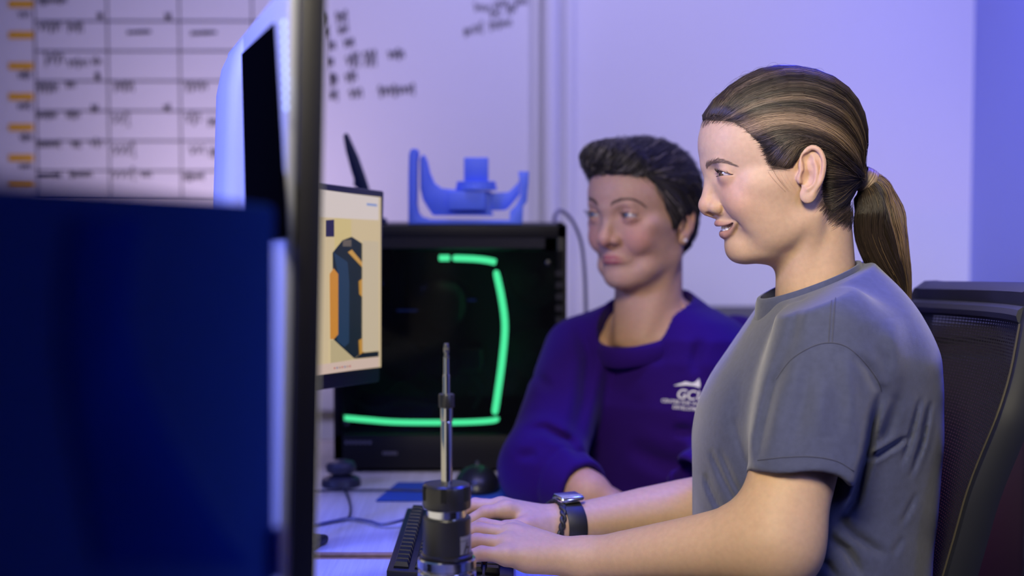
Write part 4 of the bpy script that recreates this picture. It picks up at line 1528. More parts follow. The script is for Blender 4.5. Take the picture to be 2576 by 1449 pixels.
def y_scalp_strands(n, K):
    gv = np.array([g[0] for g in Y_GUIDES])
    gp = np.array([smooth_path(np.array(g[1], float), K) for g in Y_GUIDES])
    v = np.where(RNG.random(n) < 0.36, 0.30 * RNG.random(n) ** 2.3, RNG.random(n))
    side = np.where(RNG.random(n) < np.where(v < 0.35, 0.62, 0.86), 1.0, -1.0)
    i = np.clip(np.searchsorted(gv, v) - 1, 0, len(gv) - 2)
    t = ((v - gv[i]) / (gv[i + 1] - gv[i]))[:, None, None]
    yz = gp[i] * (1 - t) + gp[i + 1] * t
    k = np.linspace(0, 1, K)[None]
    yz = yz + RNG.normal(0, 1, (n, 1, 2)) * 1.3 * np.sin(np.pi * k)[..., None]
    yz[:, :, 0] += RNG.normal(0, 2.2, (n, 1)) * (1 - k) ** 3
    yz[:, :, 1] += RNG.normal(0, 4.0, (n, 1)) * k ** 4
    lvl = (0.1 + 1.4 * RNG.random((n, 1)) ** 1.5) * np.ones((1, K)) - 2.2 * np.clip(1 - k / 0.06, 0, 1)
    Y, Z, Lv = [a.reshape(-1).astype(f32) for a in (yz[:, :, 0], yz[:, :, 1], lvl)]
    lo, hi = np.zeros_like(Y), np.full_like(Y, 96)
    for _ in range(13):
        m = (lo + hi) / 2
        ins = y_comb(np.stack([m, Y, Z], 1)) < Lv
        lo, hi = np.where(ins, m, lo), np.where(ins, hi, m)
    lat = lo.reshape(n, K)
    P = np.stack([lat + 0 * k, yz[:, :, 0], yz[:, :, 1]], 2)
    # strands beyond the outline come back to the surface
    P = project_levels(y_comb, P, lvl, 3)
    P[:, :, 0] = P[:, :, 0] * side[:, None] + RNG.normal(0, 5, (n, 1)) * k ** 3
    s = np.clip(0.30 + k / 0.10, 0, 1) * np.clip(1.5 - k, 0.5, 1)
    R = (0.15 + 0.20 * RNG.random((n, 1))) * s
    c = hair_tones(n, (0.031, 0.021, 0.014), (0.12, 0.082, 0.050), 0.14)
    lock = 0.5 + 0.5 * np.sin(v * 120 + 1.7 * np.sin(v * 37))
    c = c * (0.55 + 0.75 * lock)[:, None]
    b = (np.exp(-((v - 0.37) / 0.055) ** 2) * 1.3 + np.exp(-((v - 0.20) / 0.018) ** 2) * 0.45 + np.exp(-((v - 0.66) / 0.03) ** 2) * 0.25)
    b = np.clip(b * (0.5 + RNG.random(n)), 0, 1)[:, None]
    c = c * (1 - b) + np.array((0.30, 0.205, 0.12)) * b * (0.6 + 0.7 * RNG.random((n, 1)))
    return P, R, c


def project_levels(f, P, lvl, it=5):
    sh = P.shape
    Q = P.reshape(-1, 3).astype(f32)
    L = lvl.reshape(-1).astype(f32)
    for _ in range(it):
        nn = sdf_normal(f, Q, 1.0)
        Q = Q - nn * (f(Q) - L)[:, None] * 0.85
    return Q.reshape(sh)


P, R, c = y_scalp_strands(7400, 18)
strands_obj('hair_strands', YF.w(P.reshape(-1, 3)).reshape(P.shape), R * 0.001, c, HAIR, y_root)

# fine short hairs along the hairline, and wisps before the ear
nb = 900
hl = smooth_path([(108, 63), (98, 66), (84, 66), (66, 58), (51, 41), (43, 24), (36, 13)], 200)
ii = (RNG.random(nb) ** 0.8 * 198).astype(int)
S = np.stack([np.interp(ii, [0, 40, 80, 120, 199], [2, 26, 46, 60, 66]) + RNG.normal(0, 2, nb), hl[ii, 0] + RNG.normal(0.5, 2.0, nb), hl[ii, 1] + RNG.normal(-0.5, 2.0, nb)], 1)
dv = np.stack([np.full(nb, 0.25), np.full(nb, -1.0), np.interp(ii, [0, 100, 199], [0.9, 0.35, 0.1])], 1) + RNG.normal(0, 0.15, (nb, 3))
tt = np.linspace(0, 1, 6)[None, :, None]
P = S[:, None] + dv[:, None] * tt * (9 + 12 * RNG.random((nb, 1, 1)))
hs = lambda p: head_sd(p, YH)
P = project_levels(hs, P, np.broadcast_to(0.25 + 2.2 * np.linspace(0, 1, 6)[None] ** 1.3, (nb, 6)), 3)
P[:, :, 0] *= np.where(RNG.random(nb) < 0.85, 1, -1)[:, None]
R = np.linspace(0.05, 0.14, 6)[None] * np.ones((nb, 1))
strands_obj('baby_hair', YF.w(P.reshape(-1, 3)).reshape(P.shape), R * 0.001, hair_tones(nb, (0.085, 0.055, 0.036), (0.2, .13, .08), .3), HAIR, y_root)
nn_ = 620
t_ = RNG.random(nn_)
S = np.stack([np.interp(t_, [0, 1], [58, 20]) + RNG.normal(0, 4, nn_), np.interp(t_, [0, 1], [-24, -62]) + RNG.normal(0, 3, nn_), np.interp(t_, [0, 0.6, 1], [-32, -52, -56]) + RNG.normal(0, 4, nn_)], 1)
dv = np.stack([np.full(nn_, -0.25), np.full(nn_, -0.75), np.full(nn_, 0.65)], 1) + RNG.normal(0, 0.15, (nn_, 3))
P = S[:, None] + dv[:, None] * tt * (14 + 18 * RNG.random((nn_, 1, 1)))
P = project_levels(hs, P, np.broadcast_to(0.2 + 2.6 * np.linspace(0, 1, 6)[None] ** 1.3, (nn_, 6)), 3)
P[:, :, 0] *= np.where(RNG.random(nn_) < 0.85, 1, -1)[:, None]
strands_obj('nape_hair', YF.w(P.reshape(-1, 3)).reshape(P.shape), np.linspace(0.00005, 0.00014, 6)[None] * np.ones((nn_, 1)), hair_tones(nn_, (0.032, 0.022, 0.015), (0.10, .065, .045), .2), HAIR, y_root)
nw = 12
base = smooth_path([(70, 34, 15), (71, 27, 6), (71.5, 20, -3), (71, 14, -12)], 14)
P = base[None] + RNG.normal(0, 1, (nw, 1, 3)) * np.array([0, 5.5, 4.0]) * np.linspace(1, 0.55, 14)[None, :, None]
P[:, :, 1] += 3 * np.sin(np.linspace(0, 3, 14))[None]
P = project_levels(hs, P, np.broadcast_to(np.full((1, 14), 0.4), (nw, 14)), 4)
strands_obj('sideburn_wisp', YF.w(P.reshape(-1, 3)).reshape(P.shape), np.broadcast_to(np.linspace(0.00006, 0.00003, 14), (nw, 14)), hair_tones(nw, (0.20, 0.12, 0.08), (0.3, .19, .12), .3), HAIR, y_root)

# flyaway hairs over the crown
nfl = 70
S = np.stack([RNG.normal(0, 30, nfl), 40 + RNG.normal(0, 45, nfl), 120 + RNG.normal(0, 6, nfl)], 1)
S = project(y_hair_base, S, 0.5, 1.0, 6)
dv = np.stack([RNG.normal(0, .5, nfl), -1.0 + RNG.normal(0, .4, nfl), RNG.normal(0.05, .25, nfl)], 1)
tt = np.linspace(0, 1, 9)[None, :, None]
P = S[:, None] + dv[:, None] * tt * (18 + 30 * RNG.random((nfl, 1, 1)))
lv = (0.6 + 7 * RNG.random((nfl, 1)) ** 2 * np.sin(np.linspace(0.1, 2.6, 9))[None])
P = project_levels(y_hair_base, P, lv, 4)
strands_obj('flyaway_hair', YF.w(P.reshape(-1, 3)).reshape(P.shape), np.full(P.shape[:2], 0.00010), hair_tones(nfl, (0.06, 0.04, 0.03), (0.2, .14, .09), .3), HAIR, y_root)

# ponytail
PT = smooth_path([(0, -95, 3), (0, -109, -8), (2, -117, -32), (4, -119, -58), (4, -131, -95), (2, -147, -128), (0, -158, -168)], 40)
PR = np.interp(np.linspace(0, 1, 40), [0, 0.06, 0.2, 0.38, 0.55, 0.75, 0.9, 1], [8, 12, 25, 33, 31, 23, 13, 3.0])


def ponytail(n, K):
    t = np.linspace(0, 1, K)
    cen = np.stack([np.interp(t, np.linspace(0, 1, 40), PT[:, k]) for k in range(3)], 1)
    rr = np.interp(t, np.linspace(0, 1, 40), PR)
    tg = np.gradient(cen, axis=0)
    tg /= np.linalg.norm(tg, axis=1, keepdims=True)
    bx = np.array([1.0, 0, 0])
    nb = np.cross(tg, bx)
    nb /= np.linalg.norm(nb, axis=1, keepdims=True)
    a = RNG.random(n) * 2 * np.pi
    rad = np.sqrt(RNG.random(n)) * 0.55 + 0.45
    u, v = np.cos(a) * rad, np.sin(a) * rad
    wav = 0.10 * np.sin(2 * np.pi * (1.6 * t[None] + 0.12 * RNG.random((n, 1)) + a[:, None] / 9 + 0.25 * RNG.random((n, 1)))) * np.clip(t * 3, 0, 1)[None]
    P = cen[None] + (u[:, None] + wav)[..., None] * rr[None, :, None] * bx * 0.85 + (v[:, None] + wav * 0.8)[..., None] * rr[None, :, None] * nb[None]
    ln = 0.80 + 0.20 * RNG.random((n, 1, 1))
    # individual length: resample
    idx = (t[None] * ln[:, :, 0]) * (K - 1)
    i0 = np.clip(np.floor(idx).astype(int), 0, K - 2)
    fr = (idx - i0)[..., None]
    rows = np.arange(n)[:, None]
    P = P[rows, i0] * (1 - fr) + P[rows, i0 + 1] * fr
    R = (0.20 + 0.22 * RNG.random((n, 1))) * np.clip(1.25 - t[None] ** 3, 0.2, 1)
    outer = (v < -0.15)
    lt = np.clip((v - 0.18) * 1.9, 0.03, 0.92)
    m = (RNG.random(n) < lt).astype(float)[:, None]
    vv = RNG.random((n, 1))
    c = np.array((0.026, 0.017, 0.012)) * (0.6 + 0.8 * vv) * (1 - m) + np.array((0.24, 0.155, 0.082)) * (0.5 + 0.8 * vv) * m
    return P, R, c


P, R, c = ponytail(3000, 21)
strands_obj('ponytail', YF.w(P.reshape(-1, 3)).reshape(P.shape), R * 0.001, c, HAIR, y_root)
# lock of hair wrapped round the tie
nn = 26
P = []
for k in range(nn):
    a = np.linspace(0, 2 * np.pi, 30) + k
    off = (k / nn - 0.5) * 15
    axv = np.array([0, -0.88, -0.47])
    up = np.array([0, -0.47, 0.88])
    rr = 14.6 + 1.0 * math.cos((k / nn - .5) * 3) + 0.4 * RNG.random()
    P.append(np.array([0, -101.5, 0.5]) + axv * off + np.outer(np.cos(a), np.array([1.0, 0, 0])) * rr + np.outer(np.sin(a), up) * rr + np.outer(np.sin(a * 1 + .6), axv) * 2.5)
P = np.array(P)
strands_obj('hair_tie', YF.w(P.reshape(-1, 3)).reshape(P.shape), np.full(P.shape[:2], 0.0009), hair_tones(nn, (0.20, 0.14, 0.085), (0.30, .21, .13), .6), HAIR, y_root, 4)


# ---- arms and hands of the young woman (world metres)
def hand(wrist, mcps, chains, rk=0.0115, palm_r=0.0125, extra=()):
    """returns sdf pieces: palm fan + finger chains"""
    def f(p):
        d = None
        for m in mcps:
            e = cap(p, wrist, m, palm_r + 0.003, palm_r)
            d = e if d is None else smin(d, e, 0.012)
        for a, b, ra, rb in extra:
            d = smin(d, cap(p, a, b, ra, rb), 0.012)
        fd = None
        for pts, rad in chains:
            e = None
            for i in range(len(pts) - 1):
                g = cap(p, pts[i], pts[i + 1], rad[i], rad[i + 1])
                e = g if e is None else smin(e, g, 0.003)
            fd = e if fd is None else smin(fd, e, 0.0025)
        return smin(d, fd, 0.007)
    return f


SH_N = at(2085, 850, 1.735)
EL_N = at(1948, 1366, 1.668)
WR_N = at(1480, 1406, 1.762)
SH_F = at(2040, 850, 2.03)
EL_F = at(1905, 1262, 2.05)
WR_F = at(1425, 1318, 1.955)


def finger(mcp, pip, dip, tip, r0=0.0092, r1=0.0072):
    return [mcp, pip, dip, tip], [r0, r0 * 0.97, r0 * 0.88, r1]


near_fingers = [
    finger(at(1296, 1336, 1.795), at(1215, 1322, 1.800), at(1160, 1345, 1.800), at(1135, 1372, 1.798)),
    finger(at(1288, 1344, 1.775), at(1205, 1334, 1.778), at(1140, 1352, 1.778), at(1112, 1380, 1.777)),
    finger(at(1280, 1368, 1.755), at(1200, 1361, 1.756), at(1140, 1378, 1.756), at(1115, 1400, 1.755)),
    finger(at(1276, 1398, 1.737), at(1212, 1392, 1.736), at(1168, 1404, 1.735), at(1145, 1418, 1.735), 0.0088, 0.0066),
]
near_thumb = ([at(1390, 1395, 1.80), at(1320, 1400, 1.83), at(1265, 1405, 1.838), at(1215, 1408, 1.835)], [0.013, 0.0115, 0.010, 0.008])
far_fingers = [
    finger(at(1275, 1283, 1.925), at(1222, 1290, 1.918), at(1172, 1318, 1.916), at(1150, 1345, 1.915), 0.0095),
    finger(at(1262, 1274, 1.945), at(1188, 1273, 1.945), at(1140, 1295, 1.944), at(1120, 1325, 1.943)),
    finger(at(1268, 1275, 1.965), at(1195, 1270, 1.966), at(1150, 1290, 1.966), at(1130, 1315, 1.966)),
    finger(at(1285, 1282, 1.985), at(1225, 1276, 1.990), at(1180, 1292, 1.990), at(1160, 1312, 1.990), 0.0085, 0.0066),
]
far_thumb = ([at(1378, 1345, 1.925), at(1318, 1326, 1.903), at(1272, 1330, 1.895), at(1215, 1345, 1.893)], [0.013, 0.0120, 0.0102, 0.0085])
h_near = hand(WR_N + np.array([-0.012, 0, 0.001]), [c[0][0] for c in near_fingers], near_fingers + [near_thumb],
              extra=[(WR_N, at(1330, 1408, 1.745), 0.017, 0.015)])
h_far = hand(WR_F + np.array([-0.012, 0, 0.0]), [c[0][0] for c in far_fingers], far_fingers + [far_thumb],
             extra=[(WR_F, at(1330, 1318, 1.915), 0.017, 0.013)])


def lerp(a, b, t):
    return np.asarray(a) * (1 - t) + np.asarray(b) * t


def arm_sd(p, S, E, W, rad, hand_f, flat):
    """upper arm S-E, forearm E-W with muscle; hand blended at the wrist"""
    d = cap(p, S, E, rad[0], rad[1])
    n = len(rad) - 2
    e = None
    for sg in (-1, 1):
        rail = None
        for i in range(n - 1):
            a, b = lerp(E, W, i / (n - 1)), lerp(E, W, (i + 1) / (n - 1))
            oa = np.array([0, sg * flat * i / (n - 1), 0])
            ob = np.array([0, sg * flat * (i + 1) / (n - 1), 0])
            g = cap(p, a + oa, b + ob, rad[2 + i], rad[3 + i])
            rail = g if rail is None else np.minimum(rail, g)
        e = rail if e is None else smin(e, rail, 0.010)
    d = smin(d, e, 0.03)
    return smin(d, hand_f(p), 0.018)


SH_N2 = lerp(SH_N, EL_N, 0.25)
SH_F2 = lerp(SH_F, EL_F, 0.25)
f_near = lambda p: arm_sd(p, SH_N2, EL_N, WR_N, [0.047, 0.048, 0.046, 0.0425, 0.036, 0.031, 0.0262, 0.0212], h_near, 0.007)
f_far = lambda p: arm_sd(p, SH_F2, EL_F, WR_F, [0.045, 0.044, 0.042, 0.042, 0.038, 0.033, 0.027, 0.0225], h_far, 0.006)


def box_of(pts, m):
    P = np.array(pts)
    return P.min(0) - m, P.max(0) + m


def arm_color(V, tips):
    c = np.tile(np.array(Y_BASE), (len(V), 1))
    for t in tips:
        w = 0.45 * np.exp(-np.sum((V - t) ** 2, 1) / 0.012 ** 2)[:, None]
        c = c * (1 - w) + np.array(Y_WARM) * w
    return c


for fn, S, E, W, hf_ in ((f_near, SH_N, EL_N, WR_N, near_fingers + [near_thumb]), (f_far, SH_F, EL_F, WR_F, far_fingers + [far_thumb])):
    pts = [S, E, W] + [q for c in hf_ for q in c[0]]
    lo, hi = box_of(pts, 0.07)
    V, F = polygonize(fn, lo, hi, 0.0021)
    BODY_PARTS.append((V, F, arm_color(V, [c[0][3] for c in hf_] + [c[0][1] for c in hf_])))

NV = 0
BV, BF, BC = [], [], []
for V, F, C in BODY_PARTS:
    BV.append(V)
    BF.append(F + NV)
    BC.append(C)
    NV += len(V)
mesh_obj('body', np.concatenate(BV), np.concatenate(BF), SKIN, y_root, True, np.concatenate(BC))

# finger nails
for c in near_fingers + far_fingers:
    a, b = c[0][2], c[0][3]
    t = (b - a) / np.linalg.norm(b - a)
    up = np.array([0, 0, 1.0]) - t * t[2]
    up /= np.linalg.norm(up)
    sd = np.cross(t, up)
    mb = MB()
    mb.box(b + up * 0.0066 - t * 0.001, (0.011, 0.0095, 0.0016), [t, sd, up], 0.0007)
    mb.build('fingernail', mat('nail', (0.66, 0.42, 0.36), rough=0.25), y_root, True)

# ---- t-shirt
YC = 1.885
T_ROWS = [  # photo row, front px, back px, half width (m)
    (600, 2030, 2170, 0.050), (650, 2010, 2182, 0.062), (690, 1988, 2222, 0.088), (730, 1950, 2262, 0.125), (770, 1922, 2290, 0.160), (820, 1890, 2316, 0.185),
    (880, 1848, 2337, 0.192), (960, 1790, 2348, 0.186), (1030, 1757, 2352, 0.178), (1100, 1744, 2353, 0.172), (1200, 1746, 2346, 0.165),
    (1300, 1746, 2335, 0.165), (1449, 1750, 2322, 0.170), (1600, 1750, 2330, 0.178), (1760, 1735, 2345, 0.185)]
_tz = np.array([at(CX, r[0], YC)[2] for r in T_ROWS])[::-1]
_tf = np.array([at(r[1], r[0], YC)[0] for r in T_ROWS])[::-1]
_tb = np.array([at(r[2], r[0], YC)[0] for r in T_ROWS])[::-1]
_tw = np.array([r[3] for r in T_ROWS])[::-1]
_zz = np.linspace(_tz[0], _tz[-1], 240)


def _sm(v):
    w = np.interp(_zz, _tz, v)
    k = np.hanning(19)
    return np.convolve(np.pad(w, 9, mode='edge'), k / k.sum(), 'valid')


_sf, _sb, _sw = _sm(_tf), _sm(_tb), _sm(_tw)
SL_A, SL_H = SH_N, at(2020, 1212, 1.683)
SL_A2, SL_H2 = SH_F, SH_F + (SL_H - SH_N) * np.array([1, -1, 1])
NECK_A, NECK_B = YF.w((0, -30, -75)), YF.w((0, -34, -170))
COL_F, COL_B = at(1934, 742, YC), at(2186, 646, YC)
_cd = COL_B - COL_F
COL_N = np.array([-_cd[2], 0, _cd[0]])
COL_N /= np.linalg.norm(COL_N)
FOLDS = [  # polyline in the photo, depth (m), width (px)
    ([(2050, 690), (2004, 790), (1990, 880)], 0.0035, 15), ([(1995, 830), (1965, 930), (1950, 990)], 0.0025, 18),
    ([(1978, 915), (1950, 960), (1928, 1050), (1903, 1170)], 0.0045, 14),
    ([(2222, 965), (2200, 1050), (2182, 1150), (2150, 1260), (2080, 1350)], 0.006, 13),
    ([(2285, 1098), (2235, 1130), (2185, 1160)], 0.0045, 7),
    ([(1785, 1130), (1822, 1210), (1862, 1285)], 0.0030, 7), ([(1808, 1130), (1845, 1215), (1880, 1280)], 0.0028, 7),
    ([(1772, 1190), (1790, 1240), (1820, 1300)], 0.0030, 8), ([(1845, 1050), (1872, 1150), (1888, 1200)], 0.0025, 12),
    ([(2340, 1010), (2322, 1110), (2290, 1205)], 0.0042, 6), ([(2316, 1000), (2288, 1110), (2266, 1175)], 0.0036, 6),
    ([(2305, 1240), (2285, 1285), (2265, 1325)], 0.0022, 7), ([(2270, 1350), (2245, 1400)], 0.002, 8),
    ([(2080, 1350), (2130, 1385), (2165, 1449)], 0.006, 12), ([(2010, 1400), (2080, 1420), (2110, 1460)], 0.004, 9),
    ([(2100, 1300), (2150, 1350), (2230, 1400)], 0.004, 12), ([(2150, 890), (2185, 930), (2205, 985)], 0.0030, 12),
    ([(2125, 890), (2140, 1000), (2145, 1110)], -0.0035, 20), ([(2040, 900), (2020, 1020), (1990, 1140)], 0.0025, 18),
    ([(2240, 800), (2258, 900), (2250, 1000)], -0.0035, 24), ([(2070, 960), (2060, 1100)], -0.003, 24),
    ([(1870, 930), (1850, 1060), (1835, 1150)], 0.0025, 20), ([(2260, 1000), (2235, 1080), (2205, 1130)], 0.0025, 12)]


def torso_sd(p):
    z = p[:, 2]
    fr, bk, w = np.interp(z, _zz, _sf), np.interp(z, _zz, _sb), np.interp(z, _zz, _sw)
    c, a = (fr + bk) / 2, (bk - fr) / 2
    u, v = (p[:, 0] - c) / a, (p[:, 1] - YC) / w
    n = (np.abs(u) ** 2.3 + np.abs(v) ** 2.3) ** (1 / 2.3)
    return ((n - 1) * np.minimum(a, w)).astype(f32)


def sleeve_sd(p, a, h, r0, r1):
    d = cap(p, a, h + (h - a) * 0.25, r0, r1 + (r1 - r0) * 0.2)
    ax = (h - a) / np.linalg.norm(h - a)
    cut = (p - A(*h)) @ ax.astype(f32)
    return d, cut


def shirt_sd(p, cut=True):
    d = torso_sd(p)
    for a, h, sg in ((SL_A, SL_H, -1), (SL_A2, SL_H2, 1)):
        s, ct = sleeve_sd(p, a, h, 0.064, 0.0635)
        ct = ct + 0.006 * np.sin((p[:, 0] - h[0]) * 55 + 0.5)
        d = smin(d, smax(s, ct, 0.004), 0.030)
        if cut:
            inner = cap(p, a + (h - a) * 0.90, h + (h - a) * 0.5, 0.054, 0.066)
            d = smax(d, -inner, 0.003)
    # folds on the visible side, plus a gentle ripple of the cloth
    m = np.where((p[:, 1] < YC + 0.02) & (np.abs(d) < 0.03))[0]
    if len(m):
        x, y = proj(p[m].astype(float))
        add = np.zeros(len(m))
        for pts, amp, w in FOLDS:
            add += 1.25 * amp * stroke2(x, y, pts, w)
        add += 0.0009 * np.sin(x / 31 + 1.3 * np.sin(y / 47)) * np.sin(y / 83 + 1.1 * np.sin(x / 59))
        d[m] += add.astype(f32)
    # collar: cut above the neckline, rib band, opening for the neck
    h = (p - A(*COL_F)) @ COL_N.astype(f32)
    d = smax(d, h + 0.006, 0.004)
    nk = cap(p, NECK_A, NECK_B, 0.0505, 0.060)
    d = smax(d, -np.maximum(nk - 0.0045, -h - 0.035), 0.003)
    return d


def collar_ring(n0, n1, r0, r1, P0, N, off, width, thick, m=120):
    """knitted neckband lying round the neck, its upper edge in the plane (P0, N)"""
    L = np.linalg.norm(n1 - n0)
    ax = (n1 - n0) / L
    e1 = unit(np.cross(ax, [0, 1.0, 0.2]))
    e2 = np.cross(ax, e1)
    V, F = [], []
    prof_ = [(0.0, 0.0), (0.0, 1.0), (-0.15, 1.25), (-0.5, 1.35), (-0.85, 1.25), (-1.0, 1.0), (-1.0, 0.0)]
    for k in range(m):
        a = 2 * math.pi * k / m
        d = e1 * math.cos(a) + e2 * math.sin(a)
        for hh, oo in prof_:
            lo, hi = -0.12, L + 0.08
            for _ in range(26):
                t = (lo + hi) / 2
                r = r0 + (r1 - r0) * min(max(t / L, 0), 1) + off + oo * thick
                if np.dot(n0 + ax * t + d * r - P0, N) > hh * width:
                    lo = t
                else:
                    hi = t
            V.append(n0 + ax * lo + d * r)
    q = len(prof_)
    for k in range(m):
        for j in range(q):
            F.append((k * q + j, k * q + (j + 1) % q, ((k + 1) % m) * q + (j + 1) % q, ((k + 1) % m) * q + j))
    return np.array(V), F


CLOTH = mat('tshirt_cloth', srgb(68, 72, 100), rough=0.85, spec=0.15, sheen=0.25, bump=0.35, bscale=1500, noise=0.10, nscale=140)
tv, tf_ = polygonize(shirt_sd, (0.16, 1.60, 0.46), (0.62, 2.18, 1.20), 0.0025)
shirt = mesh_obj('tshirt', tv, tf_, CLOTH, y_root, True)
V, F = collar_ring(NECK_A, NECK_B, 0.0505, 0.060, COL_F, COL_N, 0.0035, 0.025, 0.0042)
sm(mesh_obj('neckband', V, F, CLOTH, shirt), 70)
shirt['label'] = 'faded grey-blue cotton t-shirt with short sleeves'


def on_shirt(pts, n, f=None, off=0.0004):
    """project photo pixels onto the cloth along the line of sight"""
    f = f or shirt_sd
    xy = smooth_path(pts, n)
    t = np.full(n, 1.45)
    D = np.array([C_F * FPX + C_R * (x - CX) + C_U * (CY - y) for x, y in xy])
    D /= np.linalg.norm(D, axis=1, keepdims=True)
    for _ in range(60):
        P = CAM + D * t[:, None]
        t += np.clip(f(P.astype(f32)), -0.02, 0.02) * 0.7
    return CAM + D * (t - off)[:, None]


SEAM = mat('tshirt_seam', srgb(66, 68, 90), rough=0.9)
for pts, n in (([(2112, 662), (2096, 730), (2089, 800), (2085, 862)], 40),
               ([(2121, 662), (2105, 730), (2098, 800), (2094, 862)], 40),
               ([(1952, 955), (1990, 905), (2040, 873), (2085, 862), (2130, 872), (2172, 908), (2208, 955), (2218, 985)], 60),
               ([(1906, 1158), (1975, 1150), (2045, 1149), (2105, 1160), (2148, 1185)], 50)):
    P = on_shirt(pts, n)
    ok = np.abs(np.gradient(P[:, 1])) < 0.01
    MB().tube(P[ok], 0.0007, 6).build('seam', SEAM, shirt, True)

# trousers, mostly under the desk
def trousers_sd(p):
    hip = np.array([at(2060, 1500, YC)[0], YC, 0.56])
    d = ell(p, hip, (0.135, 0.17, 0.11))
    for sg in (-1, 1):
        knee = np.array([hip[0] - 0.44, YC + sg * 0.11, 0.50])
        d = smin(d, cap(p, hip + np.array([0, sg * 0.09, -0.01]), knee, 0.082, 0.062), 0.04)
        d = smin(d, cap(p, knee, knee + np.array([0.06, 0, -0.42]), 0.06, 0.05), 0.03)
    return d


V, F = polygonize(trousers_sd, (-0.25, 1.58, 0.02), (0.62, 2.18, 0.70), 0.008)
mesh_obj('trousers', V, F, mat('denim', srgb(38, 44, 66), rough=0.9, bump=0.3, bscale=900), y_root, True)
for sg in (-1, 1):
    kx = at(2060, 1500, YC)[0] - 0.44
    mb = MB()
    mb.prism([(-0.17, 0), (0.08, 0), (0.085, 0.05), (0.03, 0.085), (-0.04, 0.07), (-0.15, 0.045), (-0.175, 0.02)],
             (kx + 0.06, YC + sg * 0.11, 0.0), (1, 0, 0), (0, 0, 1), (0, 1, 0), -0.045, 0.045, 0.01)
    mb.build('shoe', mat('shoe', (0.6, 0.6, 0.62), rough=0.6), y_root, True)

# ---- wristwatch and cord bracelet on the far wrist
w_ax = (EL_F - WR_F) / np.linalg.norm(EL_F - WR_F)


def ring_axes(c):
    s = np.array([0, 1.0, 0]) - w_ax * w_ax[1]
    s /= np.linalg.norm(s)
    return s, np.cross(s, w_ax) * (1 if np.cross(s, w_ax)[2] > 0 else -1)


def wrist_ring(c, grow, tilt=0.0, n=72):
    """points of a loop round the forearm at c lying on the skin + grow"""
    s, u = ring_axes(c)
    a = 2 * np.pi * np.arange(n) / n
    d = np.cos(a)[:, None] * s + np.sin(a)[:, None] * u
    base = c + np.sin(a)[:, None] * w_ax * tilt
    lo, hi = np.zeros(n), np.full(n, 0.06)
    for _ in range(15):
        m = (lo + hi) / 2
        ins = f_far((base + d * m[:, None]).astype(f32)) < grow
        lo, hi = np.where(ins, m, lo), np.where(ins, hi, m)
    return base + d * lo[:, None], s, u


wc = WR_F + w_ax * 0.004
RUB = mat('rubber_black', (0.012, 0.012, 0.013), rough=0.55)
watch = bpy.data.objects.new('wristwatch', None)
watch.location = wc
link(watch, y_root)
watch.matrix_world = Matrix.Translation(Vector(wc))
bpy.context.view_layer.update()
watch['label'] = 'wristwatch with silver case and black band'
nseg = 72
ringpts = []
prof = [(-0.0125, 0.0002), (-0.0125, 0.0016), (-0.011, 0.0024), (0.011, 0.0024), (0.0125, 0.0016), (0.0125, 0.0002)]
for off, g in prof:
    q, s, u = wrist_ring(wc + w_ax * off, g + 0.0004)
    ringpts.append(q)
V = np.concatenate(ringpts)
F = []
for j in range(len(prof)):
    j2 = (j + 1) % len(prof)
    for k in range(nseg):
        F.append((j * nseg + k, j * nseg + (k + 1) % nseg, j2 * nseg + (k + 1) % nseg, j2 * nseg + k))
sm(mesh_obj('strap', V, F, RUB, watch), 40)
top, s, u = wrist_ring(wc, 0.001)
tp = top[nseg // 4]
mb = MB()
mb.box(tp + u * 0.0048, (0.034, 0.033, 0.0090), [w_ax, s, u], 0.0042)
mb.build('case', mat('watch_silver', (0.82, 0.82, 0.86), rough=0.18, metal=1.0), watch, True, 60)
mb = MB()
mb.box(tp + u * 0.0092, (0.029, 0.028, 0.0014), [w_ax, s, u], 0.0006)
mb.build('watch_glass', mat('watch_glass', (0.25, 0.26, 0.33), rough=0.05, coat=1.0), watch, True, 60)

bc = WR_F - w_ax * 0.020
q, s, u = wrist_ring(bc, 0.0018, 0.010, 90)
cen = q.mean(0)
for ph in (0, math.pi):
    pts = []
    for k in range(91):
        a = 2 * math.pi * k / 90
        d = q[k % 90] - cen
        d /= np.linalg.norm(d)
        pts.append(q[k % 90] + d * 0.0010 * (1 + math.cos(11 * a + ph)) + w_ax * 0.0024 * math.sin(11 * a + ph))
    MB().tube(np.array(pts), 0.0025, 8).build('bracelet', RUB, y_root, True)


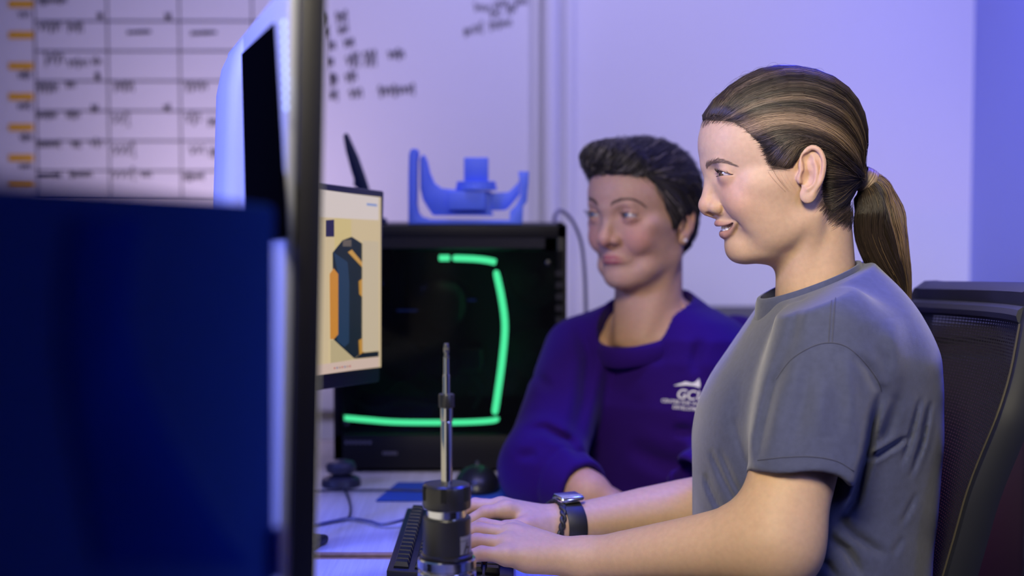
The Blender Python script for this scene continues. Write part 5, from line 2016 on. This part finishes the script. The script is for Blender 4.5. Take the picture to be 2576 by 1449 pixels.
# ------------------------------------------------------------------ second woman (purple sweatshirt)
OH = dict(
    skull=((0, 4, 36), (71, 92, 92)),
    mid=[((0, 50, 42), (57, 57, 52), 20),
         ((0, 38, -12), (57, 54, 50), 16),
         ((0, 50, -56), (31, 36, 30), 14),
         ((0, 20, -54), (47, 44, 48), 16),
         ((0, 30, -88), (38, 40, 17), 14),
         ((0, 61, -87), (18, 17, 17), 12)],
    pair=[((36, 61, -28), (20, 20, 22), 18), ((55, 36, -4), (11, 30, 13), 14), ((40, 12, -32), (22, 42, 44), 16), ((36, 40, -72), (16, 20, 16), 14)],
    caps=[((0, 95, 17), (32, 87, 21), 10, 9, 9), ((45, -6, -54), (12, 54, -86), 15, 14, 18)],
    neck=[((0, -24, -30), (0, -18, -190), 48, 56, 20), ((46, -16, -44), (16, 20, -185), 10, 11, 14)],
    socket=((33, 102, 8), (18, 15, 12), 9),
    nose=[('c', (0, 92, 4), (0, 101, -24), 7.2, 8.6, 9), ('e', (0, 102.0, -30), (10.8, 10.5, 10), 6),
          ('e', (0, 84, -29), (16, 14, 14), 8), ('e', (12.5, 91, -31.5), (7, 10, 7.2), 4),
          ('c', (0, 103, -37.5), (0, 91, -41), 4.0, 4.0, 4)],
    nostril=((6.4, 98, -40), (3.2, 6.0, 4.0), 2),
    lips=[([(0, 86.0, -57.5), (9, 84.6, -57.2), (17, 78, -58.5), (24, 69, -60)], [3.0, 3.1, 2.4, 1.1], 4),
          ([(0, 84.3, -63.8), (9, 83, -63.6), (17, 77, -62.6), (23.5, 69.5, -61)], [3.9, 3.8, 3.0, 1.2], 4)],
    mouth=[([(0, 90, -60.4), (9, 88.5, -60.3), (17, 82, -60.4), (24.5, 73, -60.4)], [1.1, 1.0, 0.9, 0.8], 1.2)],
    eye=((32, 81, 7), 12.0), open=(32.5, 7, 13.6, 3.9, 2.2, -0.03),
    strokes=[([(20, 90, 14), (31, 92.5, 16.5), (43, 86, 14), (49, 77, 9)], 1.2, 1.7),
             ([(19, 86, -32), (28, 78, -43), (33.5, 69, -58), (33, 64, -72)], 1.0, 3.2),
             ([(20, 88, -4), (32, 88, -9), (44, 80, -6)], 0.8, 2.6),
             ([(0, 106, 44), (30, 97, 46)], 0.35, 1.6), ([(0, 106, 52), (30, 97, 54)], 0.3, 1.6), ([(29, 72, -66), (28, 66, -76)], 0.6, 2.8)],
    ear=((68, 2, -9), 0.24, 1.0),
    blush=[((40, 70, -26), 24, 0.55), ((0, 106, -38), 14, 0.5), ((36, 88, 4), 14, 0.25), ((74, -12, 8), 24, 0.3)],
    gaze={1: (-0.15, 1, 0.02), -1: (-0.15, 1, 0.02)},
)
O_YAW = math.radians(50)
OF = Frame(at(1619, 556, 2.45), O_YAW, pitch=math.radians(-2))
o_root = empty('person', (OF.o[0], OF.o[1], 0.0), 'older person with short greying hair in a purple sweatshirt, leaning an arm on the desk', 'person')
O_BASE, O_LIP, O_WARM = (0.47, 0.275, 0.185), (0.36, 0.085, 0.09), (0.50, 0.18, 0.135)
for sgn in (1, -1):
    V, F, C = eyeball(OH, sgn, (0.09, 0.10, 0.10))
    mesh_obj('eye', OF.w(V), F, EYE, o_root, True, C)
    P, R, c = brow(OH, [(11, 104, 22), (22, 102, 28), (34, 94, 31.5), (45, 84, 29.5), (53, 73, 22)], 4.2, 240, sgn, (0.06, 0.035, 0.026), 6.5)
    strands_obj('eyebrow', OF.w(P.reshape(-1, 3)).reshape(P.shape), R * 0.00115, c, HAIR, o_root)
    Q = [lashes(OH, True, 60, sgn, 7.0), lashes(OH, False, 34, sgn, 3.0)]
    P, R, c = [np.concatenate(z) for z in zip(*Q)]
    strands_obj('eyelash', OF.w(P.reshape(-1, 3)).reshape(P.shape), R * 0.0013, c, HAIR, o_root)

O_HL = [(140, 66), (96, 66), (78, 62), (60, 52), (46, 36), (38, 18), (28, 4), (20, -16), (12, -14), (6, 2), (-8, 10), (-22, 6), (-31, -4),
        (-29, -22), (-24, -52), (-52, -72), (-110, -66), (-140, 0), (-140, 170), (140, 170)]


def o_hair_base(p):
    d = ell(p, (0, 2, 30), (83, 100, 101))
    d = smin(d, ell(p, (-4, 62, 88), (56, 50, 34)), 16)
    d = smin(d, ell(p, (-20, 92, 96), (30, 20, 19)), 9)
    d = smin(d, ell(p, (0, -30, 58), (72, 68, 64)), 20)
    d = smin(d, ell(p, (0, -40, -14), (62, 45, 52)), 18)
    return d


def o_comb(p):
    g = poly_sd(p[:, 1], p[:, 2], O_HL)
    return o_hair_base(p) + np.clip(1 + g / 12, 0, 1) ** 1.6 * 6.0 * (p[:, 2] < 75)


def o_hair_sd(p):
    g = poly_sd(p[:, 1], p[:, 2], O_HL)
    return smax(o_comb(p), g + 2.0, 3)


cv, cf = polygonize(o_hair_sd, (-88, -106, -80), (88, 122, 138), 2.4)
mesh_obj('hair', OF.w(cv), cf, mat('hair_base'), o_root, True, np.tile((0.022, 0.018, 0.015), (len(cv), 1)))
no = 2600
u = RNG.normal(0, 1, (no, 3))
u /= np.linalg.norm(u, axis=1, keepdims=True)
S = np.array([0, 2, 34]) + u * np.array([79, 104, 98])
S = project(o_comb, S, 0.0, 1.2, 6)
g = poly_sd(S[:, 1], S[:, 2], O_HL)
S = S[g < 0]
no = len(S)
K = 9
P = np.zeros((no, K, 3))
P[:, 0] = S
lat = S[:, 0]
for k in range(1, K):
    q = P[:, k - 1]
    topw = np.clip((q[:, 2] - 40) / 50, 0, 1)[:, None]
    back = np.array([0.0, -1.0, 0.10])
    down = np.array([0.0, -0.85, -0.75])
    d = back * topw + down * (1 - topw)
    d = d + np.stack([-0.35 * topw[:, 0] * np.sign(q[:, 0] + 25), 0 * lat, 0 * lat], 1)
    P[:, k] = q + d * 5.2
    P[:, k] = project(o_comb, P[:, k], 0.0, 1.2, 2)
lvl = (0.5 + 4.5 * RNG.random((no, 1)) ** 2 * np.clip((S[:, 2:3] - 30) / 60, 0.15, 1)) * np.sin(np.linspace(0.1, 2.4, K))[None]
lvl = lvl + (np.exp(-((S[:, 1:2] - 88) / 22) ** 2) * (S[:, 2:3] > 60)) * 4 * np.sin(np.linspace(0, 3.1, K))[None]
P = project_levels(o_comb, P, lvl, 3)
P = P + np.cumsum(RNG.normal(0, 0.5, (no, K, 3)), axis=1)
gr = (RNG.random(no) < 0.17) | ((np.abs(S[:, 1] - 52) < 9) & (np.abs(S[:, 2] - 45) < 26) & (RNG.random(no) < 0.5))
c = np.where(gr[:, None], np.array((0.26, 0.22, 0.17)) * (0.5 + 0.7 * RNG.random((no, 1))), np.array((0.024, 0.019, 0.015)) * (0.5 + RNG.random((no, 1))))
R = (0.5 + 0.45 * RNG.random((no, 1))) * np.linspace(1, 0.4, K)[None]
strands_obj('hair_strands', OF.w(P.reshape(-1, 3)).reshape(P.shape), R * 0.001, c, HAIR, o_root)
# short curls swept up at the front
nq = 1100
S = np.stack([RNG.normal(-6, 34, nq), RNG.uniform(62, 104, nq), RNG.uniform(74, 118, nq)], 1)
S = project(o_comb, S, 0.0, 1.2, 6)
S = S[(S[:, 1] > 45) & (S[:, 2] > 62)]
nq = len(S)
K = 8
P = np.zeros((nq, K, 3))
P[:, 0] = S
sw = RNG.normal(0, 0.35, nq) - 0.25
for k in range(1, K):
    d = np.stack([sw, 0.75 + 0 * sw, -0.75 + 0 * sw], 1)
    P[:, k] = project(o_comb, P[:, k - 1] + d * 4.0, 0.0, 1.2, 2)
lvl = (1.0 + 5.5 * RNG.random((nq, 1)) ** 1.5) * np.sin(np.linspace(0.3, 2.9, K))[None] + 0.3
P = project_levels(o_comb, P, lvl, 3)
gr = RNG.random(nq) < 0.3
c = np.where(gr[:, None], np.array((0.22, 0.19, 0.15)) * (0.4 + 0.8 * RNG.random((nq, 1))), np.array((0.026, 0.021, 0.017)) * (0.5 + RNG.random((nq, 1))))
R = (0.45 + 0.4 * RNG.random((nq, 1))) * np.linspace(1, 0.45, K)[None]
strands_obj('fringe_curls', OF.w(P.reshape(-1, 3)).reshape(P.shape), R * 0.001, c, HAIR, o_root)
# pearl stud
p = OF.w((75.5, -6, -29))
mesh_obj('earring', *(lambda m: (np.array(m.v), m.f))(MB().lathe([(0.0005, -0.0028), (0.0020, -0.002), (0.0029, 0), (0.0020, 0.002), (0.0005, 0.0028)], p, n=14)), mat('pearl', (0.8, 0.77, 0.75), rough=0.2), o_root, True)

# ---- sweatshirt
OX = np.array([at(1668, 900, 2.50)[0], 2.50])
o_f = np.array([-math.cos(math.radians(46)), -math.sin(math.radians(46))])
o_l = np.array([-o_f[1], o_f[0]])
O_ROWS = [(1.075, 0.010, 0.010, 0.010), (1.055, 0.045, 0.050, 0.050), (1.03, 0.050, 0.068, 0.060), (1.01, 0.062, 0.084, 0.086), (0.99, 0.076, 0.095, 0.132), (0.965, 0.100, 0.101, 0.170), (0.93, 0.118, 0.106, 0.184), (0.86, 0.140, 0.108, 0.184), (0.79, 0.142, 0.108, 0.176),
          (0.70, 0.140, 0.110, 0.172), (0.58, 0.145, 0.115, 0.180), (0.48, 0.150, 0.12, 0.185)][::-1]
_oz = np.array([r[0] for r in O_ROWS])


O_NXY = OF.w((0, -24, -130))[:2]


def o_local(p):
    t = np.clip((1.06 - p[:, 2]) / 0.13, 0, 1)
    t = (t * t * (3 - 2 * t))[:, None]
    q = p[:, :2] - (O_NXY * (1 - t) + OX * t).astype(f32)
    return q @ o_l.astype(f32), q @ o_f.astype(f32), p[:, 2]


OS_R, OE_R, OW_R = at(1458, 888, 2.49), at(1362, 1178, 2.300), at(1478, 1240, 2.215)
OS_L, OE_L, OW_L = at(1850, 880, 2.60), at(1930, 1130, 2.36), at(1720, 1225, 2.25)
O_FOLDS = [([(1560, 850), (1520, 1000), (1500, 1100)], 0.004, 22), ([(1640, 900), (1600, 1010)], -0.004, 30), ([(1760, 850), (1745, 940)], 0.005, 14), ([(1450, 800), (1480, 900), (1470, 1000), (1440, 1120)], 0.008, 18),
           ([(1320, 1085), (1370, 1078), (1430, 1110), (1470, 1160)], 0.007, 12), ([(1340, 940), (1390, 980)], 0.004, 14), ([(1300, 1150), (1350, 1140)], 0.004, 12), ([(1690, 1080), (1745, 1085)], 0.006, 12),
           ([(1600, 880), (1680, 900)], 0.003, 14), ([(1580, 1120), (1660, 1160), (1740, 1180)], 0.006, 22), ([(1440, 1200), (1425, 1260)], 0.004, 8)]


def o_sweat_sd(p):
    l, y, z = o_local(p)
    af, ab, w = [np.interp(z, _oz, np.array([r[k] for r in O_ROWS])) for k in (1, 2, 3)]
    a = np.where(y > 0, af, ab)
    n = (np.abs(y / a) ** 2.2 + np.abs(l / w) ** 2.2) ** (1 / 2.2)
    d = ((n - 1) * np.minimum(a, w)).astype(f32)
    for S, E, W in ((OS_R, OE_R, OW_R), (OS_L, OE_L, OW_L)):
        e = smin(cap(p, S, E, 0.059, 0.060), cap(p, E, W, 0.058, 0.044), 0.03)
        ax = unit(W - E)
        e = smax(e, (p - A(*(W - ax * 0.010))) @ ax.astype(f32), 0.006)
        cuff = (p - A(*(W - ax * 0.055))) @ ax.astype(f32)
        e = e + 0.0035 * np.exp(-(cuff / 0.004) ** 2)
        d = smin(d, e, 0.040)
        d = smax(d, -cap(p, W - ax * 0.03, W + ax * 0.06, 0.034, 0.040), 0.003)
    m = np.where((np.abs(d) < 0.03))[0]
    if len(m):
        x, yy = proj(p[m].astype(float))
        add = np.zeros(len(m))
        for pts, amp, wd in O_FOLDS:
            add += 1.25 * amp * stroke2(x, yy, pts, wd)
        d[m] += (add * (p[m, 1] < OX[1] + 0.1)).astype(f32)
    h = (p - A(*O_CF)) @ O_CN.astype(f32)
    nk = cap(p, O_NA, O_NB, 0.053, 0.070)
    d = smax(d, -np.maximum(-h - 0.008, nk - 0.009), 0.006)
    return smax(d, -np.maximum(nk - 0.005, -h - 0.045), 0.004)


O_NA, O_NB = OF.w((0, -22, -70)), OF.w((0, -16, -185))
O_CF = at(1652, 843, 2.405)
O_CB = at(1745, 728, 2.56)
_d = O_CB - O_CF
_s = np.array([o_l[0], o_l[1], 0])
O_CN = unit(np.cross(_d, _s))
if O_CN[2] < 0:
    O_CN = -O_CN
PURP = mat('purple_fleece', srgb(38, 10, 98), rough=0.9, spec=0.10, sheen=0.04, bump=0.25, bscale=900)
ow, owf = polygonize(o_sweat_sd, (-0.08, 2.05, 0.46), (0.58, 2.78, 1.18), 0.0042)
sweat = mesh_obj('sweatshirt', ow, owf, PURP, o_root, True)
V, F = collar_ring(O_NA, O_NB, 0.053, 0.070, O_CF, O_CN, 0.007, 0.026, 0.008)
sm(mesh_obj('neckband', V, F, PURP, sweat), 70)
sweat['label'] = 'deep purple long-sleeved sweatshirt with a white chest print'

# hand and neck belong to the body
o_fing = []
tipd = unit(at(1640, 1290, 2.20) - OW_R)
sdv = unit(np.cross(tipd, [0, 0, 1.0]))
hk = OW_R + tipd * 0.085 + np.array([0, 0, -0.012])
for k, sft in enumerate((-0.030, -0.010, 0.010, 0.030)):
    m0 = hk + sdv * sft
    o_fing.append(([m0, m0 + tipd * 0.040 + np.array([0, 0, -0.002]), m0 + tipd * 0.062 + np.array([0, 0, -0.010]), m0 + tipd * 0.080 + np.array([0, 0, -0.018])], [0.0095, 0.009, 0.0085, 0.007]))
o_thumb = ([OW_R + tipd * 0.03 - sdv * 0.03, OW_R + tipd * 0.06 - sdv * 0.045 + np.array([0, 0, -0.01]), OW_R + tipd * 0.085 - sdv * 0.045 + np.array([0, 0, -0.018])], [0.013, 0.011, 0.009])
o_hand = hand(OW_R, [c[0][0] for c in o_fing], o_fing + [o_thumb], palm_r=0.014)
f_oh = lambda p: smin(cap(p, lerp(OE_R, OW_R, 0.6), OW_R, 0.034, 0.030), o_hand(p), 0.015)
O_INV = np.linalg.inv(OF.B)


def o_body_sd(p):
    l, y, z = o_local(p)
    af, ab, w = [np.interp(z, _oz, np.array([r[k] for r in O_ROWS])) for k in (1, 2, 3)]
    a = np.where(y > 0, af, ab)
    n = np.sqrt((y / a) ** 2 + (l / w) ** 2)
    d = smax(((n - 1) * np.minimum(a, w)).astype(f32) + 0.022, p[:, 2] - f32(1.03), 0.02)
    d = smax(d, f32(0.80) - p[:, 2], 0.02)
    d = smin(d, cap(p, OS_R, OE_R, 0.040, 0.038), 0.02)
    d = smin(d, cap(p, OE_R, OW_R, 0.036, 0.030), 0.02)
    q = (p - OF.o.astype(f32)) @ O_INV.astype(f32)
    m = np.where((np.abs(q[:, 0]) < 110) & (np.abs(q[:, 1]) < 135) & (q[:, 2] > -200) & (q[:, 2] < 150))[0]
    h = np.full(len(p), 0.05, f32)
    if len(m):
        h[m] = head_sd(q[m], OH) * f32(0.001)
    d = smin(d, h, 0.012)
    return smin(d, f_oh(p), 0.01)


V, F = polygonize(o_body_sd, (-0.07, 2.06, 0.70), (0.50, 2.74, 1.36), 0.0024)
q = (V - OF.o) @ O_INV
C = np.tile(np.array(O_BASE), (len(V), 1))
m = q[:, 2] > -110
C[m] = skin_color(q[m], OH, O_BASE, O_LIP, O_WARM)
mesh_obj('body', V, F, SKIN, o_root, True, C)


def o_trousers(p):
    hip = np.array([OX[0] + 0.02, OX[1] + 0.04, 0.57])
    fw = np.array([o_f[0], o_f[1], 0])
    lf = np.array([o_l[0], o_l[1], 0])
    d = ell(p, hip, (0.16, 0.16, 0.10))
    for sg in (-1, 1):
        knee = hip + fw * 0.40 + lf * sg * 0.11 + np.array([0, 0, -0.06])
        d = smin(d, cap(p, hip + lf * sg * 0.09, knee, 0.080, 0.060), 0.04)
        d = smin(d, cap(p, knee, knee + np.array([0, 0.03, -0.42]), 0.058, 0.048), 0.03)
    return d


V, F = polygonize(o_trousers, (-0.3, 1.9, 0.0), (0.55, 2.8, 0.72), 0.009)
mesh_obj('trousers', V, F, mat('denim'), o_root, True)

# ---- white print on the chest
WPR = mat('white_print', (0.72, 0.70, 0.74), rough=0.7)


def text_mesh(body, size, shear=0.0):
    cu_ = bpy.data.curves.new('txt', 'FONT')
    cu_.body = body
    cu_.size = size
    cu_.shear = shear
    cu_.offset = 0.012 * size
    cu_.align_x = 'CENTER'
    ob = bpy.data.objects.new('txt', cu_)
    COL.objects.link(ob)
    bpy.context.view_layer.update()
    me = ob.evaluated_get(bpy.context.evaluated_depsgraph_get()).to_mesh()
    V = np.array([v.co[:] for v in me.vertices])
    F = [list(p.vertices) for p in me.polygons]
    ob.evaluated_get(bpy.context.evaluated_depsgraph_get()).to_mesh_clear()
    bpy.data.objects.remove(ob, do_unlink=True)
    return V, F


def print_on(V, F, px, py, scale, slope, name):
    """lay flat artwork (x right, y up, px units) onto the sweatshirt"""
    a = math.atan(slope)
    x = px + (V[:, 0] * math.cos(a) - V[:, 1] * math.sin(a) * 0.2) * scale
    y = py - (V[:, 1] - V[:, 0] * math.sin(a) * -1) * scale
    D = C_F * FPX + C_R * (x - CX)[:, None] + C_U * (CY - y)[:, None]
    D /= np.linalg.norm(D, axis=1, keepdims=True)
    t = np.full(len(x), 2.15)
    for _ in range(50):
        t += np.clip(o_sweat_sd((CAM + D * t[:, None]).astype(f32)), -0.02, 0.02) * 0.7
    P = CAM + D * (t - 0.0016)[:, None]
    mesh_obj(name, P, F, WPR, sweat, False)


for body, size, px, py, sl, shear in (('GCU', 34, 1737, 1005, -0.10, 0.25), ('CENTER FOR WORKFORCE', 12.5, 1740, 1019, -0.10, 0.15), ('DEVELOPMENT', 12.5, 1734, 1032, -0.10, 0.15)):
    V, F = text_mesh(body, size, shear)
    print_on(V, F, px, py, 1.0, sl, 'chest_print')
arc = [(-30, 0), (-8, 9), (2, 14), (20, 11), (30, 16), (38, 26), (42, 10), (40, 1), (24, 5), (4, 5), (-12, 2)]
print_on(np.array([(x, y, 0) for x, y in arc], float), [[0, 1, 10], [1, 2, 9, 10], [2, 3, 8, 9], [3, 4, 7, 8], [4, 5, 6, 7]], 1722, 973, 0.95, -0.10, 'chest_print')
